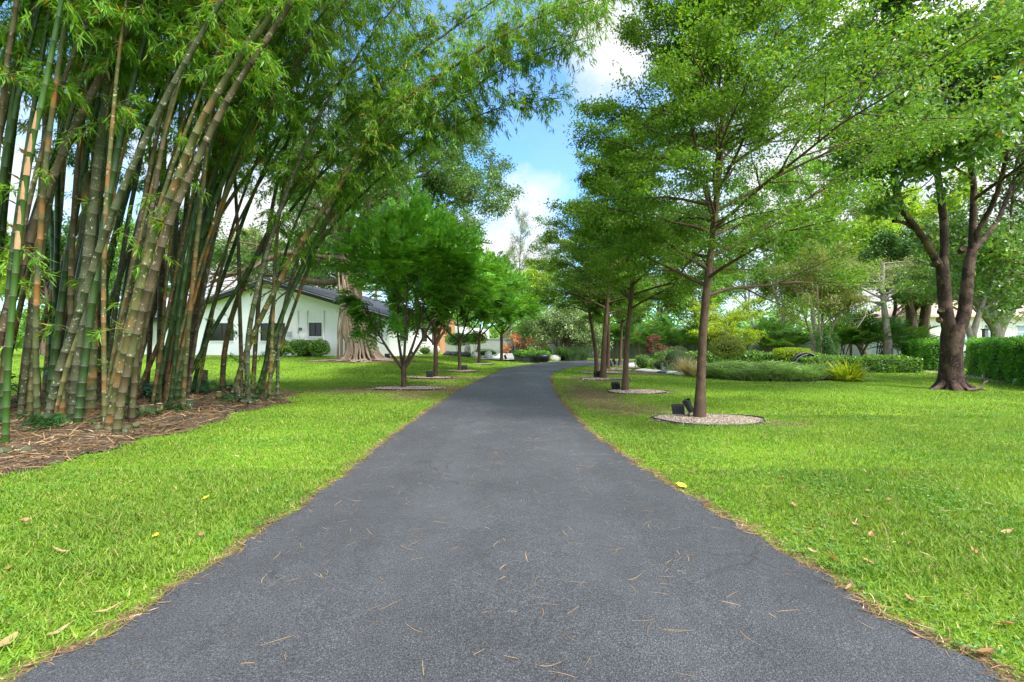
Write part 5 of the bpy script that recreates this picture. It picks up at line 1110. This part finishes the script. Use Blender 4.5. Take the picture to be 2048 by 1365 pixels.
# tree beyond the frame edge whose limb reaches in
generic_tree('dark limb of a tree reaching in over the tall hedge at the picture edge',(20.6,16.2,0),8.0,3.6,815,'big_leaf','dark_bark',n=(9,8,5),per=23,leaf=.16,tr=.28,fork=.42,group='trees behind the tall hedge',
   stems=[[(-.2,0,1.8),(-.9,0,3.2),(-2.6,.2,4.2),(-4.0,.3,5.2)],[(.1,.2,2.),(.3,.2,4.5),(.6,.3,7.4)]])
feather_tree('tall grey green casuarina against the sky above the driveway end',at(1038,72),20.5,4.2,821,group='casuarinas at the skyline')
feather_tree('narrow casuarina right of the tallest one, half behind the shade row',at(1092,74),18.5,4.0,822,group='casuarinas at the skyline')
feather_tree('lower casuarina at the left flank of the tallest one',at(1012,78),15.5,3.6,823,group='casuarinas at the skyline')
# left, behind the bamboo and the house
GL2='trees behind the bamboo and the white house'
for i,(lb,px,d,H,R,lm,bk) in enumerate([('lime tree glimpsed at the far left behind the green culms',-60,30,8,4,'lime_leaf','grey_bark'),('dark tree behind the brown culm at the far left',90,34,8.5,4.2,'dark_leaf','dark_bark'),('low light green tree left of the house wing',150,42,8,4,'mid_leaf','grey_bark'),
    ('mid green tree over the house wing roof',285,48,12,5,'mid_leaf','dark_bark'),('dark spreading tree behind the house left slope',400,46,13,5,'dark_leaf','dark_bark'),('pale green tree behind the house ridge',520,50,12,5,'pale_leaf','grey_bark'),('light green tree behind the right roof slope',610,52,12.5,5,'mid_leaf','grey_bark'),
    ('dark tree filling the gap above the roof behind the banyan',700,50,12,5,'mid_leaf','dark_bark'),('mid green tree behind the ferny row and the house side wall',830,54,12,5,'mid_leaf','dark_bark'),('deep green tree behind the cedar entry',930,56,10.5,4.4,'lime_leaf','dark_bark')]):
    generic_tree(lb,at(px,d),H,R,840+i,lm,bk,n=(14,7,5),per=25,leaf=.27,group=GL2)
for i,(lb,px,d,H,R) in enumerate([('tall dark canopy tree high over the house ridge behind the banyan',600,44,19,5.6),('tallest dark canopy tree behind the banyan crown',745,46,20,5.6),('dark canopy tree right of the tallest one, its edge against the sky gap',880,49,18.5,5.0)]):
    generic_tree(lb,at(px,d),H,R,870+i,'banyan_leaf','dark_bark',n=(17,8,5),per=26,leaf=.24,group=GL2,fork=.4)
# far wood as one mass
rng=np.random.default_rng(9); fw=MB(); n=125000; x=rng.uniform(-95,95,n); y=64+rng.uniform(0,14,n); far=np.arange(n)>60000; x=np.where(far,np.where(np.arange(n)%2==0,-78,66)+rng.uniform(0,12,n),x); y=np.where(far,rng.uniform(2,64,n),y); hmax=5.2+1.6*np.sin(x*.23+.15*y)+1.2*np.sin(x*.61+1)+.8*np.sin(x*1.7)
z=hmax*rng.random(n)**.8; p=np.stack([x,y,z],1); d=rng.normal(size=(n,3)); fw.leaves(p,d,rng.normal(size=(n,3))+A(0,0,.5),.62*rng.uniform(.6,1.2,n),.34)
tag(fw.build('far_wood',M['mid_leaf']),'continuous far wood closing the view behind the gardens','wood',kind='stuff')
# neighbouring house on the right
root=thing('neighbouring_house',(46,46,0),'cream house with pink tiled roof glimpsed over the tall hedge','house')
mb=MB(); mb.box((-6,0,-.2),(7,8,4.0)); mb.build('wall',M['cream'],root)
mb=MB(); mb.add([(-6.6,-.6,4.0),(7.6,-.6,4.0),(7.6,8.6,4.0),(-6.6,8.6,4.0),(-3,4,5.9),(4,4,5.9)],[(0,1,5,4),(2,3,4,5)]); mb.add([(-6.6,-.6,4.0),(7.6,-.6,4.0),(7.6,8.6,4.0),(-6.6,8.6,4.0),(-3,4,5.9),(4,4,5.9)],[(1,2,5),(3,0,4)]); mb.box((-6.6,-.66,3.8),(7.6,-.6,4.02)); mb.build('roof',M['tile_roof'],root)
for a in (-3.6,-.4,2.8):
    mb=MB(); mb.box((a,-.05,1.1),(a+1.7,.02,3.1)); w=mb.build('window',M['white_trim'],root); g=MB()
    for q in (0,1):
        for r in (0,1,2): g.box((a+.1+q*.78,-.07,1.2+r*.62),(a+.1+q*.78+.7,-.051,1.2+r*.62+.55))
    g.build('pane',M['pale_glass'],w)
root=thing('garden_house',at(1868,50),'low pink roofed building between the great trunk and the dark trunks','house')
mb=MB(); mb.box((-.8,0,-.2),(1.2,4,1.35)); mb.build('wall',M['cream'],root); mb=MB(); mb.prism([(-1.1,1.35),(1.5,1.35),(1.0,1.9),(-.6,1.9)],-.4,4.4); mb.build('roof',M['tile_roof'],root)
root=thing('gate_post',at(1970,25.5),'dark green metal post behind the tall hedge','post'); mb=MB(); mb.box((-.09,-.09,-.05),(.09,.09,2.1)); mb.build('shaft',M['grey_metal'],root); mb=MB(); mb.box((-.12,-.12,2.101),(.12,.12,2.16)); mb.build('cap',M['black'],root)
for lb,px,py in (('small white utility marker at the foot of the tall hedge, nearest one',2028,770),('small white utility marker at the foot of the tall hedge, next to the trunk',1966,757)):
    p=G(px,py); root=thing('utility_marker',p,lb,'marker','white markers along the hedge'); mb=MB(); mb.tubes(np.array([[(0,0,-.03),(0,0,.16)],[(.05,0,-.03),(.07,0,.20)]]),np.full((2,2),.028),8,cap=True); mb.build('pipe',M['white_trim'],root)
root=thing('log_piece',G(1952,783)+A(0,0,.04),'dark fallen branch piece curling up beside the great trunk','branch'); mb=MB(); mb.tubes(path([(-.30,0,0),(-.05,0,.02),(.12,-.02,.08),(.22,-.02,.22),(.34,0,.26)],n=9)[None],np.linspace(.06,.022,9)[None],7); mb.build('wood',M['dark_bark'],root)

# ---------------------------------------------------------------- grass, litter, fallen leaves
rng=np.random.default_rng(17)
GP,GD,GN,GLn,GW=[],[],[],[],[]
def blades(n,y0,y1,L,Wd,lie,xr=None):
    y=np.sqrt(rng.uniform(y0*y0,y1*y1,n)); x=rng.uniform(-1,1,n)*(1.22*y+1.6)
    if xr: x=rng.uniform(xr[0],xr[1],n)
    k=~road_mask(x,y,-.015)&~in_ring(x,y)&(mulch_mask(x,y)<rng.uniform(.05,.5,n))
    b_=bare(x,y); nz=.5+.25*np.sin(x*3.7+y*1.9)+.25*np.sin(x*1.3-y*4.1); k&=(b_*(.6+.6*nz))<rng.uniform(.25,1.05,n)
    k&=~(((x-10.3)/2.6)**2+((y-19.8)/2.45)**2<1)
    k&=~((x>16.0)&(x-16.3>(y-13)*.62))
    x,y,b_=x[k],y[k],b_[k]; n=len(x); p=np.stack([x,y,gz(x,y)-.004],1)
    az=rng.uniform(0,2*PI,n); le=np.clip(rng.normal(lie,.33,n),.05,1.5)
    d=np.stack([np.cos(az)*np.sin(le),np.sin(az)*np.sin(le),np.cos(le)],1)
    nv=np.stack([-np.cos(az)*np.cos(le),-np.sin(az)*np.cos(le),np.sin(le)],1)+rng.normal(0,.35,(n,3))
    patch=.66+.56*(.5+.5*np.sin(x*1.9+np.sin(y*1.3)*2)*np.sin(y*2.3+x))
    shr_=1-.45*np.clip(b_,0,1)
    GP.append(p);GD.append(d);GN.append(nv);GLn.append(L*rng.uniform(.55,1.25,n)*patch*shr_);GW.append(Wd*rng.uniform(.7,1.25,n))
blades(80000,1.6,3.2,.072,.0078,.95)
blades(160000,3.0,5.5,.070,.0082,.9)
blades(210000,5.3,9.5,.060,.0095,.8)
blades(210000,9.2,17,.060,.014,.7)
blades(170000,16.5,30,.062,.024,.65)
blades(30000,29.5,34,.06,.035,.6)
g=MB(); g.leaves(np.concatenate(GP),np.concatenate(GD),np.concatenate(GN),np.concatenate(GLn),np.concatenate(GW),0,fold=.15,mid=.38)
tag(g.build('grass',M['grass']),'short broad bladed lawn grass','grass',kind='stuff')
n=26000; y=np.sqrt(rng.uniform(1.6**2,10**2,n)); x=rng.uniform(-1,1,n)*(1.2*y+1.2); pn=np.sin(x*1.7+1)*np.sin(y*1.4+.5*x)+.6*np.sin(x*4.1-y*2.2); k=~road_mask(x,y,.02)&~in_ring(x,y)&(mulch_mask(x,y)<.1)&(pn>np.where(x>0,.15,.8)); x,y=x[k],y[k]; n=len(x)
cv=MB(); az=rng.uniform(0,6.28,n); p=np.stack([x,y,gz(x,y)+rng.uniform(.012,.05,n)],1)
for q in range(3): cv.leaves(p,np.stack([np.cos(az+2.1*q),np.sin(az+2.1*q),.15+0*az],1),A(0,0,1)+rng.normal(0,.3,(n,3)),rng.uniform(.014,.026,n),rng.uniform(.012,.02,n),mid=.6)
tag(cv.build('clover',M['clover']),'low clover weeds spreading in patches through the lawn','ground cover',kind='stuff')
# dry straw along the drive edges and in the bamboo litter
def ribbons(n,P,L,Wd,name,mt,label,curl=.25,tilt=.12,zoff=.01):
    az=rng.uniform(0,2*PI,n); d=np.stack([np.cos(az),np.sin(az),rng.normal(0,tilt,n)],1); s=np.stack([-np.sin(az),np.cos(az),rng.normal(0,.2,n)],1)
    L=L*rng.uniform(.35,1.3,n); b=rng.normal(0,curl,n)*L; t=np.linspace(0,1,5)
    c=P[:,None]+d[:,None]*(L[:,None]*t)[:,:,None]+s[:,None]*(b[:,None]*(t*t)[None])[:,:,None]+A(0,0,zoff)
    w=Wd*rng.uniform(.6,1.3,n)[:,None,None]; e=s[:,None]*w*np.array([.6,1,1,.8,.3])[None,:,None]*.5
    v=np.stack([c-e,c+e],2).reshape(-1,3); i=np.arange(n)[:,None]*10; f=np.concatenate([i+np.array([[2*k,2*k+1,2*k+3,2*k+2]]) for k in range(4)])
    mb=MB(); mb.add(v,f); return tag(mb.build(name,M[mt]),label,'litter',kind='stuff')
n=24000; x=rng.uniform(-12.5,-5.0,n); y=rng.uniform(2.6,14.5,n); k=mulch_mask(x,y)>rng.uniform(0.02,.6,n); x,y=x[k],y[k]
ribbons(len(x),np.stack([x,y,gz(x,y)+mulch_h(x,y)],1),.24,.014,'bamboo_litter','straw','dry bamboo leaves and straw on the mulch',.2,.16,.012)
n=5200; y=np.sqrt(rng.uniform(1.6**2,11**2,n)); x=rng.uniform(-1,1,n)*(1.2*y+1); k=~road_mask(x,y,.0)&~in_ring(x,y)&(mulch_mask(x,y)<.1); x,y=x[k],y[k]
ribbons(len(x),np.stack([x,y,gz(x,y)+.02],1),.10,.0055,'dry_clippings','straw','dry clippings scattered through the lawn grass',.3,.25,.01)
E=[]
for e,sgn,m_ in ((EL,-1,5200),(ER,1,5200)):
    i=rng.integers(40,300,m_); w=rng.random(m_)<.0; q=e[i].copy(); q[:,0]+=sgn*(np.abs(rng.normal(0,.055,m_))-.02); q[:,1]+=rng.uniform(-.05,.05,m_); E.append(q)
E=np.concatenate(E); E=E[(E[:,1]>1.4)&(E[:,1]<22)]; E[:,2]=gz(E[:,0],E[:,1])+.012
ribbons(len(E),E,.095,.0042,'dry_grass','straw','dry grass and debris along the driveway edges',.3,.12,.006)
n=950; y=np.sqrt(rng.uniform(1.5**2,9**2,n)); x=rng.uniform(-2.0,2.0,n); k=road_mask(x,y,-.05); x,y=x[k],y[k]
zr=.012+.03*(1-np.clip(np.abs(x)/1.9,0,1)**2)
ribbons(len(x),np.stack([x,y,gz(x,y)+zr],1),.12,.0022,'pine_needles','needle','thin fallen needles scattered on the asphalt',.4,.0,.004)
n=1500; y=np.sqrt(rng.uniform(1.5**2,12**2,n)); x=rng.uniform(-2.0,2.0,n); k=road_mask(x,y,-.03); x,y=x[k],y[k]; zr=.012+.03*(1-np.clip(np.abs(x)/1.9,0,1)**2)
mbb=MB(); az=rng.uniform(0,6.28,len(x)); mbb.leaves(np.stack([x,y,zr+.004],1),np.stack([np.cos(az),np.sin(az),.05+0*az],1),A(0,0,1)+rng.normal(0,.1,(len(x),3)),rng.uniform(.006,.018,len(x)),rng.uniform(.002,.006,len(x)))
tag(mbb.build('debris',M['straw']),'tiny leaf crumbs on the asphalt','litter',kind='stuff')
def fleaf(label,px,py,L,Wd,mt,seed,group=None,lift=.02,onroad=False):
    L*=.8; Wd*=.8; lift*=.55
    rg=np.random.default_rng(seed); p=G(px,py); mb=MB(); nu=7; v=[]
    cu=rg.uniform(.15,.5)
    for i in range(nu):
        t=i/(nu-1); w=Wd*.5*math.sin(PI*min(t*.94+.03,1))**.8; z=cu*L*(t-.5)**2*1.6
        for s in (-1,0,1): v.append((L*(t-.5),s*w,z+abs(s)*w*rg.uniform(.2,.7)))
    f=[(i*3+j,i*3+j+1,(i+1)*3+j+1,(i+1)*3+j) for i in range(nu-1) for j in (0,1)]
    mb.add(v,f,0,True); mb.tubes(np.array([[(-L*.5,0,cu*L*.4),(-L*.68,0,cu*L*.5)]]),np.full((1,2),.0025),4)
    o=mb.build('fallen_leaf',M[mt]); o.location=Vector((float(p[0]),float(p[1]),float(p[2])+lift)); o.rotation_euler=(rg.normal(0,.25),rg.normal(0,.25),rg.uniform(0,6.28)); return tag(o,label,'leaf',group)
fleaf('bright yellow fallen leaf at the edge of the asphalt',1363,978,.13,.10,'yellow_fallen',1,lift=.05)
fleaf('big tan dry leaf at the lower left lawn corner',14,1298,.21,.065,'tan_leaf',2,lift=.05)
fleaf('brown curled leaf lying in the left lawn above the big tan leaf',17,1146,.12,.06,'dry_leaf',3,lift=.05)
fleaf('long narrow dry bamboo sheath lying on the left lawn',130,1112,.24,.03,'tan_leaf',4,lift=.05)
fleaf('pale dry leaf near the straw edge of the left lawn',208,1234,.16,.035,'tan_leaf',5,lift=.05)
fleaf('tan dry strip in the straw at the bottom left',110,1278,.2,.03,'tan_leaf',6,lift=.05)
fleaf('large brown upright leaf at the lower right drive edge',1970,1320,.15,.075,'dry_leaf',7,lift=.05)
fleaf('dark brown curled leaf in the lower right grass',2015,1260,.11,.07,'dry_leaf',8,lift=.05)
fleaf('round brown dry leaf in the right lawn near the drive',1667,1126,.10,.07,'dry_leaf',9,lift=.05)
fleaf('pale pinkish leaf on the right lawn toward the picture edge',2012,1073,.12,.05,'tan_leaf',10,lift=.05)
fleaf('tan leaf lying on the asphalt edge at the lower right',1835,1278,.10,.03,'dry_leaf',11,lift=.03)
for i,(a,b_) in enumerate([(195,155),(265,150),(720,218),(365,258),(825,275),(1050,325),(1195,293),(790,373),(1310,343),(1858,368),(1035,425),(1185,440),(1130,482),(885,490),(1000,567),(1430,590),(1210,540),(1780,630),(890,630),(1200,690),(1420,895),(1095,835)]):
    fleaf('small brown leaf lying loose in the grass right of the driveway',1300+a/2.738,880+b_/2.738,.085,.042,'dry_leaf' if i%3 else 'tan_leaf',30+i,'small dry leaves on the right lawn',.045)
for i,(a,b_) in enumerate([(680,355),(1205,150),(150,280),(910,375),(1180,370),(1680,160)]):
    fleaf('small yellowed leaf lying loose in the grass left of the driveway',a/2.926,950+b_/2.926,.075,.04,'yellow_fallen' if i%2 else 'dry_leaf',60+i,'yellowed leaves on the left lawn',.045)

# ---------------------------------------------------------------- sky, sun, camera
EL_,AZ=rad(53),A(.74,-.67)
sv=nrm(A(AZ[0]*math.cos(EL_)/np.linalg.norm(AZ),AZ[1]*math.cos(EL_)/np.linalg.norm(AZ),math.sin(EL_)))
w=bpy.data.worlds.new('World'); S.world=w; w.use_nodes=True; nt=w.node_tree; nt.nodes.clear()
out=node(nt,'ShaderNodeOutputWorld'); bg=node(nt,'ShaderNodeBackground'); nt.links.new(bg.outputs[0],out.inputs[0])
sky=node(nt,'ShaderNodeTexSky'); sky.sky_type='NISHITA'; sky.sun_disc=False; sky.sun_elevation=EL_; sky.sun_rotation=math.atan2(sv[0],sv[1]); sky.air_density=1.0; sky.dust_density=.6; sky.ozone_density=1.6; sky.altitude=0
tc=node(nt,'ShaderNodeTexCoord'); sx=node(nt,'ShaderNodeSeparateXYZ'); nt.links.new(tc.outputs['Generated'],sx.inputs[0])
zz=node(nt,'ShaderNodeMath',operation='MAXIMUM'); nt.links.new(sx.outputs[2],zz.inputs[0]); zz.inputs[1].default_value=.02
za=node(nt,'ShaderNodeMath',operation='ADD'); nt.links.new(zz.outputs[0],za.inputs[0]); za.inputs[1].default_value=.25
cb=node(nt,'ShaderNodeCombineXYZ')
for i in (0,1):
    dv=node(nt,'ShaderNodeMath',operation='DIVIDE'); nt.links.new(sx.outputs[i],dv.inputs[0]); nt.links.new(za.outputs[0],dv.inputs[1]); nt.links.new(dv.outputs[0],cb.inputs[i])
cn=noise(nt,cb.outputs[0],1.9,7,.58); 
base=ramp(nt,cn,[(.36,0.),(.54,1.)])
def cloud(px,py,sz,wt):
    dv=nrm(W(px,py,10)-A(0,0,CAMH)); d=node(nt,'ShaderNodeVectorMath',operation='DISTANCE'); nt.links.new(tc.outputs['Generated'],d.inputs[0]); d.inputs[1].default_value=Vector([float(v) for v in dv])
    mr=node(nt,'ShaderNodeMapRange'); mr.interpolation_type='SMOOTHSTEP'; nt.links.new(d.outputs['Value'],mr.inputs[0]); mr.inputs[1].default_value=0; mr.inputs[2].default_value=sz; mr.inputs[3].default_value=wt; mr.inputs[4].default_value=0; return mr.outputs[0]
fine=noise(nt,tc.outputs['Generated'],9,6,.6)
tot=None
for c in ((1040,430,.16,.65),(1000,520,.22,.8),(1215,75,.16,.9),(1150,40,.12,.6),(1830,10,.26,1.),(1600,420,.50,.8),(1950,450,.45,.8),(560,520,.5,.9),(60,430,.30,.7)):
    o=cloud(*c)
    if tot is None: tot=o
    else:
        ad=node(nt,'ShaderNodeMath',operation='MAXIMUM'); nt.links.new(tot,ad.inputs[0]); nt.links.new(o,ad.inputs[1]); tot=ad.outputs[0]
md=node(nt,'ShaderNodeMath',operation='ADD'); nt.links.new(tot,md.inputs[0])
fs=node(nt,'ShaderNodeMath',operation='MULTIPLY_ADD'); nt.links.new(fine,fs.inputs[0]); fs.inputs[1].default_value=1.2; fs.inputs[2].default_value=-.6; nt.links.new(fs.outputs[0],md.inputs[1])
cf=ramp(nt,md.outputs[0],[(.12,0.),(.75,1.)])
mr=node(nt,'ShaderNodeMapRange'); nt.links.new(sx.outputs[1],mr.inputs[0]); mr.inputs[1].default_value=-.1; mr.inputs[2].default_value=.55; mr.inputs[3].default_value=1.0; mr.inputs[4].default_value=.12  # unseen cloud cover behind the camera, added for whiter ambient light
bn=mix(nt,1.0,base,mr.outputs[0],'MULTIPLY'); fac=mix(nt,1.0,cf,bn,'LIGHTEN')
skyc=mix(nt,1.0,sky.outputs[0],SKYTINT,'MULTIPLY')
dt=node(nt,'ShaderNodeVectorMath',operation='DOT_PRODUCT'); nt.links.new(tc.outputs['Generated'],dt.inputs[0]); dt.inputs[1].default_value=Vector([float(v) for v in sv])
gl=node(nt,'ShaderNodeMapRange'); gl.interpolation_type='SMOOTHSTEP'; nt.links.new(dt.outputs['Value'],gl.inputs[0]); gl.inputs[1].default_value=.15; gl.inputs[2].default_value=1.0; gl.inputs[3].default_value=1.0; gl.inputs[4].default_value=CLOUD_FILL  # clouds brightened toward the sun, out of view, as added fill light
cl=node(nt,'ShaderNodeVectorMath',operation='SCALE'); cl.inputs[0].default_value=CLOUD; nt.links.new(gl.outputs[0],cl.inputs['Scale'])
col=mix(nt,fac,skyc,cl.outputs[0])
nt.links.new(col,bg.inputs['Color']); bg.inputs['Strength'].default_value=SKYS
sl=bpy.data.lights.new('sun','SUN'); sl.energy=SUN; sl.angle=rad(SUNA); sl.color=(1.0,.96,.90)
so=bpy.data.objects.new('sun',sl); C.objects.link(so); so.rotation_euler=Vector([float(-v) for v in sv]).to_track_quat('-Z','Y').to_euler()
cam=bpy.data.cameras.new('camera'); cam.sensor_width=36; cam.lens=F/2048*36; cam.clip_start=.05; cam.clip_end=3000
co=bpy.data.objects.new('camera',cam); C.objects.link(co); co.location=(0,0,CAMH); co.rotation_euler=(rad(90),0,0); S.camera=co
S.view_settings.view_transform='Standard'; S.view_settings.look='None'; S.view_settings.exposure=EXPO; S.view_settings.gamma=1
S.render.engine='CYCLES'; cy=S.cycles; cy.max_bounces=7; cy.diffuse_bounces=4; cy.glossy_bounces=2; cy.transmission_bounces=4; cy.transparent_max_bounces=4; cy.caustics_reflective=False; cy.caustics_refractive=False
cy.use_denoising=True; cy.denoising_prefilter='NONE'
S.render.resolution_x=1024; S.render.resolution_y=682
